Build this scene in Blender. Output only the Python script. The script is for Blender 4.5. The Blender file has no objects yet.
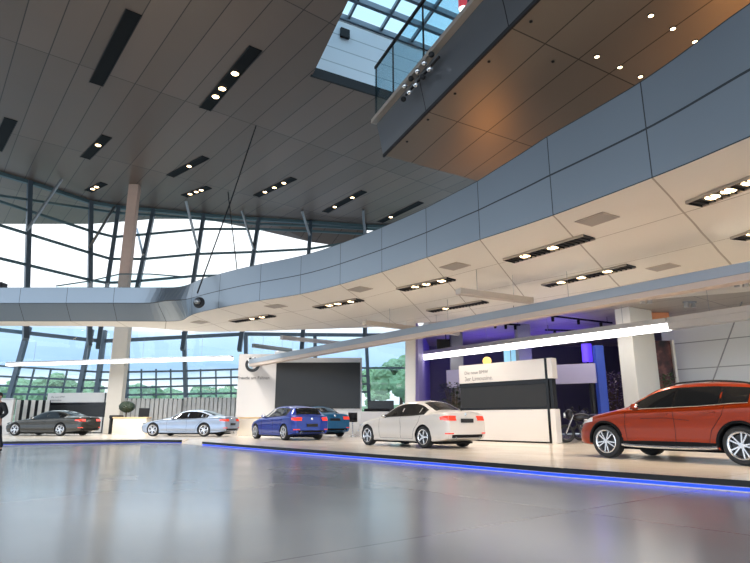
import bpy, bmesh, math, random
from mathutils import Vector, Matrix
random.seed(7)
C = bpy.context.scene.collection
PI = math.pi
# ---------------------------------------------------------------- camera
F, PITCH, EYE = 570.0, math.atan(139.5/570), 0.92
SN, CS = math.sin(PITCH), math.cos(PITCH)
cd = bpy.data.cameras.new('camera'); cam = bpy.data.objects.new('camera', cd); C.objects.link(cam)
cam.location = (0, 0, EYE); cam.rotation_euler = (PI/2+PITCH, 0, 0)
cd.sensor_width = 36; cd.lens = F/750*36; cd.clip_end = 2000; cd.clip_start = .05
bpy.context.scene.camera = cam
def ray(x, y):
    a, b = (x-375)/F, (281.5-y)/F
    return Vector((a, CS-b*SN, SN+b*CS))
def atz(x, y, z):
    d = ray(x, y); return d*((z-EYE)/d.z)+Vector((0, 0, EYE))
def aty(x, y, Y):
    d = ray(x, y); return d*(Y/d.y)+Vector((0, 0, EYE))
def proj(P):
    x, y, z = P[0], P[1], P[2]-EYE
    w = y*CS+z*SN
    return 375+F*x/w, 281.5-F*(z*CS-y*SN)/w
# ---------------------------------------------------------------- materials
def newmat(name):
    m = bpy.data.materials.new(name); m.use_nodes = True
    return m, m.node_tree.nodes, m.node_tree.links, m.node_tree.nodes['Principled BSDF']
def mat(name, col, rough=.5, metal=0, coat=0, emit=None, es=0, noise=0, nscale=8, spec=.5):
    m, N, L, P = newmat(name)
    P.inputs['Base Color'].default_value = (*col, 1); P.inputs['Roughness'].default_value = rough
    P.inputs['Metallic'].default_value = metal; P.inputs['Coat Weight'].default_value = coat
    P.inputs['Coat Roughness'].default_value = .03; P.inputs['Specular IOR Level'].default_value = spec
    if emit: P.inputs['Emission Color'].default_value = (*emit, 1); P.inputs['Emission Strength'].default_value = es
    if noise:
        t = N.new('ShaderNodeTexCoord'); n = N.new('ShaderNodeTexNoise'); n.inputs['Scale'].default_value = nscale
        n.inputs['Detail'].default_value = 4
        r = N.new('ShaderNodeMix'); r.data_type = 'RGBA'
        r.inputs[6].default_value = (*[c*(1-noise) for c in col], 1); r.inputs[7].default_value = (*[min(1, c*(1+noise)) for c in col], 1)
        L.new(t.outputs['Object'], n.inputs['Vector']); L.new(n.outputs['Fac'], r.inputs[0]); L.new(r.outputs[2], P.inputs['Base Color'])
    return m
def math_(N, L, op, a, b=None):
    n = N.new('ShaderNodeMath'); n.operation = op
    for i, v in ((0, a), (1, b)):
        if v is None: continue
        if isinstance(v, (int, float)): n.inputs[i].default_value = v
        else: L.new(v, n.inputs[i])
    return n.outputs[0]
def panel_mat(name, col, jcol, pu, pv, jw, rough, metal, var=.06, rot=0, uv=False, ou=0, ov=0, rvar=0, nscale=.6, coat=0):
    """flat panels with thin joints: period pu x pv metres, joint half width jw"""
    m, N, L, P = newmat(name)
    tc = N.new('ShaderNodeTexCoord'); mp = N.new('ShaderNodeMapping')
    mp.inputs['Rotation'].default_value = (0, 0, rot); mp.inputs['Location'].default_value = (ou, ov, 0)
    L.new(tc.outputs['UV' if uv else 'Object'], mp.inputs['Vector'])
    sp = N.new('ShaderNodeSeparateXYZ'); L.new(mp.outputs[0], sp.inputs[0])
    masks = []; cells = []
    for k, per in ((0, pu), (1, pv)):
        q = math_(N, L, 'DIVIDE', sp.outputs[k], per)
        fr = math_(N, L, 'FRACT', q)
        dist = math_(N, L, 'ABSOLUTE', math_(N, L, 'SUBTRACT', fr, .5))
        masks.append(math_(N, L, 'GREATER_THAN', dist, .5-jw/per)); cells.append(math_(N, L, 'FLOOR', q))
    joint = math_(N, L, 'MAXIMUM', masks[0], masks[1])
    cb = N.new('ShaderNodeCombineXYZ'); L.new(cells[0], cb.inputs[0]); L.new(cells[1], cb.inputs[1])
    wn = N.new('ShaderNodeTexWhiteNoise'); L.new(cb.outputs[0], wn.inputs['Vector'])
    nz = N.new('ShaderNodeTexNoise'); nz.inputs['Scale'].default_value = nscale; nz.inputs['Detail'].default_value = 5
    L.new(mp.outputs[0], nz.inputs['Vector'])
    v = math_(N, L, 'ADD', math_(N, L, 'MULTIPLY', wn.outputs['Value'], .5), math_(N, L, 'MULTIPLY', nz.outputs['Fac'], .5))
    a = N.new('ShaderNodeMix'); a.data_type = 'RGBA'
    a.inputs[6].default_value = (*[c*(1-var) for c in col], 1); a.inputs[7].default_value = (*[min(1, c*(1+var)) for c in col], 1)
    L.new(v, a.inputs[0])
    b = N.new('ShaderNodeMix'); b.data_type = 'RGBA'; b.inputs[7].default_value = (*jcol, 1)
    L.new(joint, b.inputs[0]); L.new(a.outputs[2], b.inputs[6]); L.new(b.outputs[2], P.inputs['Base Color'])
    P.inputs['Roughness'].default_value = rough; P.inputs['Metallic'].default_value = metal
    P.inputs['Coat Weight'].default_value = coat
    if rvar:
        rr = math_(N, L, 'ADD', rough-rvar/2, math_(N, L, 'MULTIPLY', nz.outputs['Fac'], rvar)); L.new(rr, P.inputs['Roughness'])
    return m
def glass_mat(name, tint, refl=1.0):
    m, N, L, P = newmat(name); N.remove(P)
    t = N.new('ShaderNodeBsdfTransparent'); t.inputs[0].default_value = (*tint, 1)
    g = N.new('ShaderNodeBsdfGlossy'); g.inputs['Roughness'].default_value = .02; g.inputs[0].default_value = (refl, refl, refl, 1)
    lw_ = N.new('ShaderNodeLayerWeight'); lw_.inputs[0].default_value = .5
    fr = math_(N, L, 'ADD', .03, math_(N, L, 'MULTIPLY', math_(N, L, 'POWER', lw_.outputs['Facing'], 5.0), .85))
    mx = N.new('ShaderNodeMixShader'); L.new(fr, mx.inputs[0]); L.new(t.outputs[0], mx.inputs[1]); L.new(g.outputs[0], mx.inputs[2])
    L.new(mx.outputs[0], N['Material Output'].inputs[0]); return m
def emat(name, col, s):
    return mat(name, col, .4, emit=col, es=s)
AX = math.atan2(.783, -.622)      # main grid direction of the hall
M = {}
M['floor'] = panel_mat('polished screed', (.3, .305, .315), (.17, .175, .19), 5.2, 5.2, .012, .19, 0, .16, -AX, rvar=.12, nscale=.45, ou=1.5, ov=.4)
M['platform'] = panel_mat('pale polished boards', (.74, .67, .58), (.52, .44, .35), 3.6, .9, .008, .2, 0, .1, -AX, rvar=.1, nscale=.8)
M['ceiling'] = panel_mat('brushed ceiling panels', (.205, .15, .12), (.065, .05, .042), 9.6, 1.25, .022, .42, .5, .2, -AX, rvar=.15, nscale=.35, ou=2)
M['fascia'] = panel_mat('blue grey fascia panels', (.265, .315, .365), (.06, .07, .08), 2.2, .5, .011, .36, .6, .05, uv=True)
M['soffit'] = panel_mat('cream soffit panels', (.79, .765, .71), (.4, .36, .31), 2.2, 2.9, .018, .55, 0, .03, uv=True, ov=.4)
M['backceiling'] = panel_mat('shaded soffit panels', (.42, .38, .34), (.2, .18, .16), 3.0, 1.5, .02, .5, .1, .06, -AX)  # soffit continued, its colour darkened as shade farther from the lamps
M['bronze'] = panel_mat('bronze soffit panels', (.33, .27, .21), (.1, .08, .06), 3.9, 1.15, .018, .45, .45, .08, uv=True)
M['bridgeside'] = panel_mat('dark steel side panels', (.2, .21, .225), (.03, .03, .03), 3.9, 5, .015, .3, .8, .1, uv=True)
M['whitepanel'] = panel_mat('white wall panels', (.74, .77, .78), (.3, .33, .34), 4.6, 1.15, .02, .45, 0, .02, uv=True, ou=.6, ov=.45)
M['shaft'] = panel_mat('white shaft panels', (.75, .8, .84), (.42, .47, .5), 30, .95, .03, .45, 0, .03, uv=True)
M['whitewall'] = mat('white plaster', (.74, .72, .69), .55, noise=.03, nscale=2)
M['column'] = mat('sand concrete', (.66, .6, .52), .6, noise=.05, nscale=3)
M['columnlight'] = mat('pale cladding', (.8, .78, .72), .5, noise=.03, nscale=3)
M['columnrust'] = mat('copper tinted concrete', (.52, .36, .29), .6, noise=.08, nscale=3)
M['steel'] = mat('blue grey steel', (.1, .135, .17), .45, .3)
M['steel2'] = mat('teal steel', (.07, .12, .135), .45, .2)
M['rod'] = mat('grey rod steel', (.32, .34, .36), .35, .8)
M['dark'] = mat('matte black', (.008, .008, .009), .6, spec=.12)
M['dark2'] = mat('charcoal', (.026, .026, .028), .5, spec=.2)
M['blackgloss'] = mat('black gloss', (.008, .008, .009), .2, spec=.3)
M['white'] = mat('white lacquer', (.66, .62, .585), .3, coat=.3)
M['warmwhite'] = mat('cream lacquer', (.86, .78, .66), .4)
M['wood'] = mat('light oak', (.72, .5, .27), .4, noise=.15, nscale=6)
M['screen'] = mat('screen glass', (.024, .024, .024), .3, noise=.1, nscale=1, spec=.25)
M['tinted'] = mat('smoked glass', (.008, .009, .01), .05, spec=.22)
M['lampglow'] = emat('warm lamp', (1, .72, .4), 6)
M['lampgold'] = emat('golden lamp', (1, .72, .3), 7)
M['tube'] = emat('white light tube', (1, .97, .92), 3.2)
M['tubesoft'] = emat('soft light tube', (1, .95, .9), 1.6)
M['led'] = emat('blue led', (.012, .07, 1), .45)
M['leddim'] = emat('dim blue led', (.02, .05, .5), .18)
M['bar'] = mat('pale aluminium', (.5, .5, .51), .4, .3)
M['barblue'] = mat('blue grey aluminium', (.3, .36, .43), .42, .3)
M['barreflection'] = mat('underside with rose reflection', (.52, .44, .39), .5)  # reddish reflection on the beam's underside, put into its colour
M['bartan'] = mat('warm lit tan aluminium', (.5, .44, .38), .4, .4)  # tan holds the warm light reflected by the hanging bars; frames share it
M['bardark'] = mat('dark aluminium', (.12, .14, .15), .4, .5)
M['glass'] = glass_mat('clear facade glass', (.97, .99, 1))
M['glassblue'] = glass_mat('blue tinted glass', (.84, .97, 1))
M['glassrail'] = glass_mat('teal balustrade glass', (.74, .87, .91))
M['violetlitwall'] = mat('violet lit wall', (.26, .22, .5), .6)  # the shop's violet light is mixed into this wall colour
M['shopwall'] = mat('dark shop wall', (.1, .09, .14), .6)
M['bluecol'] = mat('blue column paint', (.03, .08, .5), .4)
M['leaf'] = mat('leaf green', (.05, .14, .035), .5, noise=.4, nscale=6)
M['leafdark'] = mat('dark leaf', (.018, .035, .018), .5, noise=.4, nscale=6)
M['tree'] = mat('outdoor foliage', (.2, .32, .17), .8, noise=.3, nscale=.7)
M['bark'] = mat('bark', (.09, .06, .04), .8)
M['paving'] = mat('pale paving', (.5, .5, .5), .8, noise=.1, nscale=.1)
M['grass'] = mat('mown grass', (.13, .22, .09), .9, noise=.3, nscale=.1)
M['rubber'] = mat('tyre rubber', (.014, .014, .015), .6)
M['alloy'] = mat('silver alloy', (.7, .7, .71), .25, .85)
M['alloydark'] = mat('grey brake steel', (.06, .06, .065), .4, .5)
M['chrome'] = mat('chrome', (.85, .85, .86), .1, 1)
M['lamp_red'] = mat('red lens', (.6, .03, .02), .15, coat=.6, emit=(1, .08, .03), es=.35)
M['headlight'] = mat('clear lens', (.75, .78, .8), .08, .3, coat=.6)
M['redlamp'] = mat('red lamp shade', (.6, .04, .06), .4, emit=(1, .08, .1), es=.5)
# ---------------------------------------------------------------- mesh helpers
class MB:
    def __init__(s): s.bm = bmesh.new(); s.uv = None
    def obox(s, p0, p1, w, h, up=Vector((0, 0, 1))):
        """box from p0 to p1 of width w and height h centred on the axis"""
        p0, p1 = Vector(p0), Vector(p1); d = (p1-p0).normalized()
        if abs(d.dot(up)) > .99: up = Vector((0, 1, 0))
        r = d.cross(up).normalized(); u = r.cross(d)
        vs = [s.bm.verts.new(p+r*(a*w/2)+u*(b*h/2)) for p in (p0, p1) for a, b in ((-1, -1), (1, -1), (1, 1), (-1, 1))]
        for q in ((3, 2, 1, 0), (4, 5, 6, 7), (0, 1, 5, 4), (1, 2, 6, 5), (2, 3, 7, 6), (3, 0, 4, 7)): s.bm.faces.new([vs[i] for i in q])
        return s
    def box(s, c, size, rz=0, mi=0):
        cz = Vector(c); R = Matrix.Rotation(rz, 3, 'Z'); x, y, z = [k/2 for k in size]
        vs = [s.bm.verts.new(cz+R@Vector((a*x, b*y, e*z))) for e in (-1, 1) for a, b in ((-1, -1), (1, -1), (1, 1), (-1, 1))]
        for q in ((3, 2, 1, 0), (4, 5, 6, 7), (0, 1, 5, 4), (1, 2, 6, 5), (2, 3, 7, 6), (3, 0, 4, 7)):
            f = s.bm.faces.new([vs[i] for i in q]); f.material_index = mi
        return s
    def tube(s, pts, r, n=8):
        pts = [Vector(p) for p in pts]; rings = []
        for i, p in enumerate(pts):
            d = (pts[min(i+1, len(pts)-1)]-pts[max(i-1, 0)]).normalized()
            up = Vector((0, 0, 1)) if abs(d.z) < .95 else Vector((1, 0, 0))
            a = d.cross(up).normalized(); b = a.cross(d)
            rr = r[i] if isinstance(r, (list, tuple)) else r
            rings.append([s.bm.verts.new(p+a*(rr*math.cos(2*PI*k/n))+b*(rr*math.sin(2*PI*k/n))) for k in range(n)])
        for i in range(len(rings)-1):
            for k in range(n): s.bm.faces.new((rings[i][k], rings[i][(k+1) % n], rings[i+1][(k+1) % n], rings[i+1][k]))
        s.bm.faces.new(rings[0][::-1]); s.bm.faces.new(rings[-1]); return s
    def lathe(s, prof, c=(0, 0, 0), axis='Z', n=32, close=False, cap=True):
        """prof: list of (radius, height)"""
        c = Vector(c); rings = []
        for r, h in prof:
            ring = []
            for k in range(n):
                a = 2*PI*k/n; u, v = r*math.cos(a), r*math.sin(a)
                ring.append(s.bm.verts.new(c+(Vector((u, v, h)) if axis == 'Z' else Vector((u, h, v)))))
            rings.append(ring)
        m = len(rings)
        for i in range(m if close else m-1):
            for k in range(n): s.bm.faces.new((rings[i][k], rings[i][(k+1) % n], rings[(i+1) % m][(k+1) % n], rings[(i+1) % m][k]))
        if not close and cap:
            if prof[0][0] > 1e-4: s.bm.faces.new(rings[0][::-1])
            if prof[-1][0] > 1e-4: s.bm.faces.new(rings[-1])
        return s
    def prism(s, poly, z0, z1):
        a = [s.bm.verts.new((p[0], p[1], z0)) for p in poly]; b = [s.bm.verts.new((p[0], p[1], z1)) for p in poly]; n = len(poly)
        s.bm.faces.new(a[::-1]); s.bm.faces.new(b)
        for i in range(n): s.bm.faces.new((a[i], a[(i+1) % n], b[(i+1) % n], b[i]))
        return s
    def grid(s, rows, uvs=None, wrap=False):
        V = [[s.bm.verts.new(p) for p in r] for r in rows]
        if uvs and not s.uv: s.uv = s.bm.loops.layers.uv.new('UVMap')
        for i in range(len(V)-1):
            for j in range(len(V[0])-1):
                ids = ((i, j), (i, j+1), (i+1, j+1), (i+1, j))
                try: f = s.bm.faces.new([V[a][b] for a, b in ids])
                except ValueError: continue
                if uvs:
                    for l, (a, b) in zip(f.loops, ids): l[s.uv].uv = uvs[a][b]
        return s
    def ball(s, c, r, sc=(1, 1, 1), sub=2, jit=0, rnd=random):
        res = bmesh.ops.create_icosphere(s.bm, subdivisions=sub, radius=1)
        for v in res['verts']:
            k = 1+rnd.uniform(-jit, jit)
            v.co = Vector((v.co.x*r*sc[0]*k, v.co.y*r*sc[1]*k, v.co.z*r*sc[2]*k))+Vector(c)
        return s
    def build(s, name, m, parent=None, smooth=False, world=False, bevel=0, fixn=True):
        if fixn: bmesh.ops.recalc_face_normals(s.bm, faces=s.bm.faces)
        me = bpy.data.meshes.new(name); s.bm.to_mesh(me); s.bm.free()
        for k in (m if isinstance(m, (list, tuple)) else [m]): me.materials.append(k)
        if smooth:
            for p in me.polygons: p.use_smooth = True
            me.set_sharp_from_angle(angle=math.radians(38))
        o = bpy.data.objects.new(name, me); C.objects.link(o)
        if parent is not None:
            o.parent = parent
            if world: me.transform(Matrix.Translation(-world_loc(parent)))
        if bevel:
            b = o.modifiers.new('bevel', 'BEVEL'); b.width = bevel; b.segments = 2; b.limit_method = 'ANGLE'
        return o
def world_loc(o):
    v = Vector((0, 0, 0))
    while o is not None: v += o.location; o = o.parent
    return v
def tag(o, label, cat, group=None):
    o['label'] = label; o['category'] = cat
    if group: o['group'] = group
    return o
def thing(name, label, cat, loc=(0, 0, 0), rz=0, group=None):
    o = bpy.data.objects.new(name, None); C.objects.link(o); o.location = loc; o.rotation_euler = (0, 0, rz); o.empty_display_size = .2
    return tag(o, label, cat, group)
def struct(o): o['kind'] = 'structure'; return o
def crom(pts, n):
    """Catmull-Rom through pts, n steps a span"""
    P = [Vector(p) for p in pts]; out = []
    for i in range(len(P)-1):
        a, b, c, d = P[max(i-1, 0)], P[i], P[i+1], P[min(i+2, len(P)-1)]
        for k in range(n):
            t = k/n; out.append(.5*((2*b)+(c-a)*t+(2*a-5*b+4*c-d)*t*t+(3*b-a-3*c+d)*t**3))
    out.append(P[-1]); return out
def text_mesh(name, body, size, m, parent, loc, rot, extrude=.004, align='LEFT', bold=False):
    cu = bpy.data.curves.new(name, 'FONT'); cu.body = body; cu.size = size; cu.extrude = extrude; cu.align_x = align
    if bold: cu.offset = .012*size
    t = bpy.data.objects.new(name+'_tmp', cu); C.objects.link(t)
    bpy.context.view_layer.update()
    me = bpy.data.meshes.new_from_object(t.evaluated_get(bpy.context.evaluated_depsgraph_get()))
    bpy.data.objects.remove(t); bpy.data.curves.remove(cu)
    me.materials.clear(); me.materials.append(m); me.name = name
    o = bpy.data.objects.new(name, me); C.objects.link(o); o.parent = parent; o.location = loc; o.rotation_euler = rot
    return o
# ---------------------------------------------------------------- world (sky)
W = bpy.data.worlds.new('sky'); bpy.context.scene.world = W; W.use_nodes = True
N, L = W.node_tree.nodes, W.node_tree.links
bg = N['Background']; tc = N.new('ShaderNodeTexCoord'); sp = N.new('ShaderNodeSeparateXYZ'); L.new(tc.outputs['Generated'], sp.inputs[0])
nz = N.new('ShaderNodeTexNoise'); nz.inputs['Scale'].default_value = 9; nz.inputs['Detail'].default_value = 6
mp = N.new('ShaderNodeMapping'); mp.inputs['Scale'].default_value = (1, 1, 2.5); L.new(tc.outputs['Generated'], mp.inputs[0]); L.new(mp.outputs[0], nz.inputs['Vector'])
h = math_(N, L, 'ADD', sp.outputs[2], math_(N, L, 'MULTIPLY', math_(N, L, 'SUBTRACT', nz.outputs['Fac'], .5), .07))
rp = N.new('ShaderNodeValToRGB'); L.new(h, rp.inputs[0]); e = rp.color_ramp.elements
e[0].position = 0; e[0].color = (.75, .9, .97, 1)
e[1].position = 1; e[1].color = (.42, .66, 1.0, 1)
for pos, col in ((.05, (.95, 1.0, 1.05, 1)), (.085, (.4, .57, .86, 1)), (.135, (.55, .72, .95, 1)), (.165, (1.25, 1.3, 1.35, 1)), (.42, (1.25, 1.3, 1.35, 1)), (.55, (.6, .85, 1.05, 1))):
    k = rp.color_ramp.elements.new(pos); k.color = col
L.new(rp.outputs[0], bg.inputs[0])
L.new(math_(N, L, 'ADD', .8, math_(N, L, 'MULTIPLY', math_(N, L, 'MAXIMUM', math_(N, L, 'MULTIPLY', sp.outputs[1], -1.0), 0.0), 1.4)), bg.inputs[1])   # sky behind the viewer made brighter to add daylight in the hall
# ---------------------------------------------------------------- floor, platforms
struct(MB().box((-2, 16, -.1), (86, 66, .2)).build('floor', M['floor']))
struct(MB().box((0, 200, -.4), (700, 700, .2)).build('ground', M['paving']))
PT = .15
edgeR = [(10.8, .6), (8.7, 3.3), (4.95, 7.94), (3.12, 10.1), (1.3, 12.6), (-.64, 15.0), (-2.6, 17.45), (-4.55, 20.0), (-6.59, 22.66)]
edgeL = [(-8.05, 24.67), (-10.0, 25.2), (-14.0, 22.9), (-32, 18)]
plat = edgeR + [(-6.9, 25.4), (-8.3, 26.4)] + edgeL + [(-32, 42), (34, 42), (34, .6)]
struct(MB().prism(plat, 0, PT).build('floor_platform', M['platform']))
# ramp in the notch between the two fronts
r = MB(); V = [r.bm.verts.new(p) for p in ((-6.6, 22.7, .004), (-8.05, 24.65, .004), (-8.28, 26.4, PT-.002), (-6.92, 25.4, PT-.002))]; r.bm.faces.new(V)
V2 = [r.bm.verts.new((v.co.x, v.co.y, .001)) for v in V]; r.bm.faces.new(V2[::-1])
for i in range(4): r.bm.faces.new((V[i], V[(i+1) % 4], V2[(i+1) % 4], V2[i]))
struct(r.build('floor_ramp', M['platform']))
def strip_along(pts, z0, z1, off, th):
    """thin vertical band running along a plan line, pushed out by off towards the hall"""
    P = [Vector((*p, 0)) for p in pts]; nrm = []
    for i in range(len(P)):
        d = (P[min(i+1, len(P)-1)]-P[max(i-1, 0)]).normalized(); n = Vector((d.y, -d.x, 0))
        if n.y > 0: n = -n
        nrm.append(n)
    a = [p+n*off for p, n in zip(P, nrm)]; b = [p+n*(off+th) for p, n in zip(P, nrm)]
    rows = [[v+Vector((0, 0, z)) for v in l] for l, z in ((a, z0), (b, z0), (b, z1), (a, z1), (a, z0))]
    return MB().grid(rows)
strip_along(edgeR, .075, PT+.004, 0.002, .03).build('trim_1', M['blackgloss'])['kind'] = 'structure'
strip_along(edgeL, .06, PT+.004, 0.002, .03).build('trim_2', M['blackgloss'])['kind'] = 'structure'
tag(strip_along(edgeR, .018, .06, .003, .014).build('light_strip', M['led']), 'glowing blue light strip under the long platform edge beside the orange car', 'light strip')
tag(strip_along(edgeL, .018, .055, .003, .014).build('light_strip', M['leddim']), 'dim blue light strip under the platform edge by the grey car', 'light strip')
# ---------------------------------------------------------------- mezzanine: fascia and cream underside
pairs = [((-34, 26.1), (-34, 28.0)), ((-17.6, 26.13), (-17.6, 28.0)), ((-12.4, 26.1), (-12.6, 28.3)), ((-10.2, 26.1), (-11, 28.9)), ((-8.9, 25.65), (-9.2, 29.9)), ((-7.4, 24.15), (-6, 29.6)),
         ((-5.2, 22.35), (-2.5, 28.9)), ((-2.4, 20.4), (.05, 28.3)), ((.16, 17.55), (2.6, 26.9)), ((2.74, 14.15), (7, 24.3)), ((4.04, 12.42), (10, 22)), ((5.46, 10.13), (14, 20)),
         ((6.23, 8.62), (17, 17)), ((8.2, 4.5), (22, 11)), ((9.3, 0), (26, 3))]
FR = crom([Vector((*a, 0)) for a, b in pairs], 6); BK = crom([Vector((*b, 0)) for a, b in pairs], 6)
cum = [0]
for i in range(1, len(FR)): cum.append(cum[-1]+(FR[i]-FR[i-1]).length)
ZB, ZT_ = 5.5, 7.0
jpx = [218, 260, 300, 340, 382, 427, 480, 553, 652]; jc = []
for x in jpx:
    for i in range(len(FR)-1):
        xa, xb = proj((FR[i].x, FR[i].y, ZB))[0], proj((FR[i+1].x, FR[i+1].y, ZB))[0]
        if xa <= x < xb: jc.append(cum[i]+(cum[i+1]-cum[i])*(x-xa)/(xb-xa)); break
def ucoord(s_):
    if s_ <= jc[0]: return 2.2*100-(jc[0]-s_)
    for k in range(len(jc)-1):
        if s_ <= jc[k+1]: return 2.2*(100+k+(s_-jc[k])/(jc[k+1]-jc[k]))
    return 2.2*(100+len(jc)-1+(s_-jc[-1])/2.7)
def ztop(s_):
    A = [(jc[4], 7.0), (jc[5], 7.03), (jc[6], 7.15), (jc[7], 7.5), (jc[8], 7.6), (jc[8]+2.2, 7.85), (jc[8]+8, 8.1)]
    if s_ <= A[0][0]: return 7.0
    for (a, za), (b, zb_) in zip(A, A[1:]):
        if s_ <= b: return za+(zb_-za)*(s_-a)/(b-a)
    return A[-1][1]
def fascia_rows():
    rows = [[], [], []]; uv = [[], [], []]
    for i, p in enumerate(FR):
        d = (FR[min(i+1, len(FR)-1)]-FR[max(i-1, 0)]).normalized(); n = Vector((d.y, -d.x, 0))
        if n.y > 0: n = -n
        k = max(0, min(1, (-8.6-p.x)/1.6)); k = k*k*(3-2*k)        # the west wing folds out along its middle line
        zt_ = ztop(cum[i]); bump = math.exp(-((p.x+9.3)/.75)**2)
        for r_, (z, o, v) in enumerate(((ZB, -.5*k-.35*bump, 0), ((ZB+zt_)/2, .1*k+.45*bump, .5), (zt_, .12*k-.1*bump, 1))):
            rows[r_].append(p+n*o+Vector((0, 0, z))); uv[r_].append((ucoord(cum[i]), v))
    return rows, uv
rows, uv = fascia_rows()
g = MB().grid(rows, uv)
inner = [[p+Vector((0.35*.55, .35, 0)) for p in rows[2]], [p+Vector((.35*.55, .35, .3)) for p in rows[0]]]
g.grid([rows[2], inner[0]], [uv[2], uv[2]]); g.grid([inner[0], [Vector((p.x, p.y, 6.1)) for p in inner[0]]], [uv[2], uv[2]])
struct(g.build('wall_mezzanine', M['fascia'], fixn=False))
sm = MB()
def lerp(a, b, t): return a+(b-a)*t
K = 6
srows = [[lerp(rows[0][i]-Vector((0, 0, 0)), Vector((BK[i].x, BK[i].y, ZB)), k/K) for i in range(len(FR))] for k in range(K+1)]
suv = [[(ucoord(cum[i]), (srows[k][i]-srows[0][i]).length) for i in range(len(FR))] for k in range(K+1)]
sm.grid(srows, suv)
sm.grid([[p+Vector((0, 0, .55)) for p in r_] for r_ in (srows[0], srows[-1])], [suv[0], suv[-1]])
sm.grid([srows[-1], [p+Vector((0, 0, .55)) for p in srows[-1]]], [suv[-1], suv[-1]])
struct(sm.build('ceiling_mezzanine', M['soffit'], fixn=False))
bk = [(BK[i].x, BK[i].y) for i in range(len(BK)) if BK[i].x > 2.59]
struct(MB().prism(bk+[(40, 3), (40, 37), (2.6, 37)], ZB, ZB+.5).build('ceiling_shop', M['backceiling']))
# ---------------------------------------------------------------- high ceiling with skylight hole
ZC = 17.0
tops = [(30, 181), (91, 201), (119, 206), (154, 209), (204, 214), (259, 218), (311, 221), (365, 225)]
TP = [atz(x, y, ZC) for x, y in tops]
S1, S2, S0 = atz(312, 76, ZC), atz(380, 97, ZC), atz(350, -3, ZC)
far_dir = (S2-S1).normalized(); left_dir = (S0-S1).normalized()
Q0, Q1, Q2 = S1+left_dir*11, S1, S1+far_dir*9.5; Q3 = Q2+left_dir*11
outer = [(-44, -14), (-44, 12), (-31, 27)]+[(p.x, p.y) for p in TP]+[(14, 47), (42, 47), (42, -14)]
bm_ = MB()
def loop(pts, z):
    v = [bm_.bm.verts.new((p[0], p[1], z)) for p in pts]
    return [bm_.bm.edges.new((v[i], v[(i+1) % len(v)])) for i in range(len(v))]
ed = loop(outer, ZC)+loop([(q.x, q.y) for q in (Q0, Q1, Q2, Q3)], ZC)
bmesh.ops.triangle_fill(bm_.bm, use_beauty=True, use_dissolve=False, edges=ed)
for f_ in bm_.bm.faces:
    if f_.normal.z > 0: f_.normal_flip()
ret = bmesh.ops.extrude_face_region(bm_.bm, geom=list(bm_.bm.faces))
for v in ret['geom']:
    if isinstance(v, bmesh.types.BMVert): v.co.z += .45
struct(bm_.build('ceiling', M['ceiling']))
# roof overhang beyond the glass
ev = [(-30, 224), (30, 224), (91, 224), (119, 222), (154, 219), (204, 219), (259, 230), (311, 242), (365, 250)]; evz = [17, 17, 17, 17, 17, 17, 16.6, 15.8, 15.4]
inn = [TP[0]+(TP[0]-TP[1])*1.5]+TP
ov = [atz(x, y, z_) for (x, y), z_ in zip(ev, evz)]
struct(MB().grid([[p+Vector((0, .1, .06)) for p in inn], ov, [p+Vector((0, 0, .4)) for p in ov]]).build('ceiling_overhang', M['ceiling']))
# skylight shaft walls and glazing
def on_far_wall(x, y):
    d = ray(x, y); n = Vector((-far_dir.y, far_dir.x, 0)); return Vector((0, 0, EYE))+d*((Q1-Vector((0, 0, EYE))).dot(n)/d.dot(n))
ht = on_far_wall(346, 19).z-ZC
struct(MB().obox(Q1+Vector((-.05, -.07, .2)), Q2+Vector((0, -.07, .2)), .12, .5).build('trim_5', M['dark2']))
sw = MB()
for a, b in ((Q1, Q2), (Q0, Q1), (Q2, Q3), (Q3, Q0)):
    n_ = (b-a).length
    sw.grid([[a+Vector((0, 0, .45)), b+Vector((0, 0, .45))], [a+Vector((0, 0, ht)), b+Vector((0, 0, ht))]], [[(0, .2), (n_, .2)], [(0, ht+.2), (n_, ht+.2)]])
struct(sw.build('wall_skylight', M['shaft'], fixn=False))
sk = struct(MB().obox(Q1+Vector((0, 0, ht)), Q2+Vector((0, 0, ht)), .25, .3).build('window_1', M['steel']))
fm = MB()
for k in range(1, 8):
    t = k/8; fm.obox(lerp(Q1, Q0, t)+Vector((0, 0, ht+.1)), lerp(Q2, Q3, t)+Vector((0, 0, ht+.1)), .2, .3)
for k in range(0, 6):
    t = k/5; fm.obox(lerp(Q1, Q2, t)+Vector((0, 0, ht+.1)), lerp(Q0, Q3, t)+Vector((0, 0, ht+.1)), .12, .22)
fm.build('window_frame', M['steel'], sk)
zg = Vector((0, 0, ht+.3)); MB().grid([[Q0+zg, Q1+zg], [Q3+zg, Q2+zg]]).build('window_glass', M['glassblue'], sk)
pz = on_far_wall(345, 35); tag(MB().box(pz+Vector((0, -.12, 0)), (.5, .16, .5), math.atan2(far_dir.y, far_dir.x)).build('wall_speaker', M['dark2'], bevel=.02), 'small dark square box on the white skylight wall', 'speaker')
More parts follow.
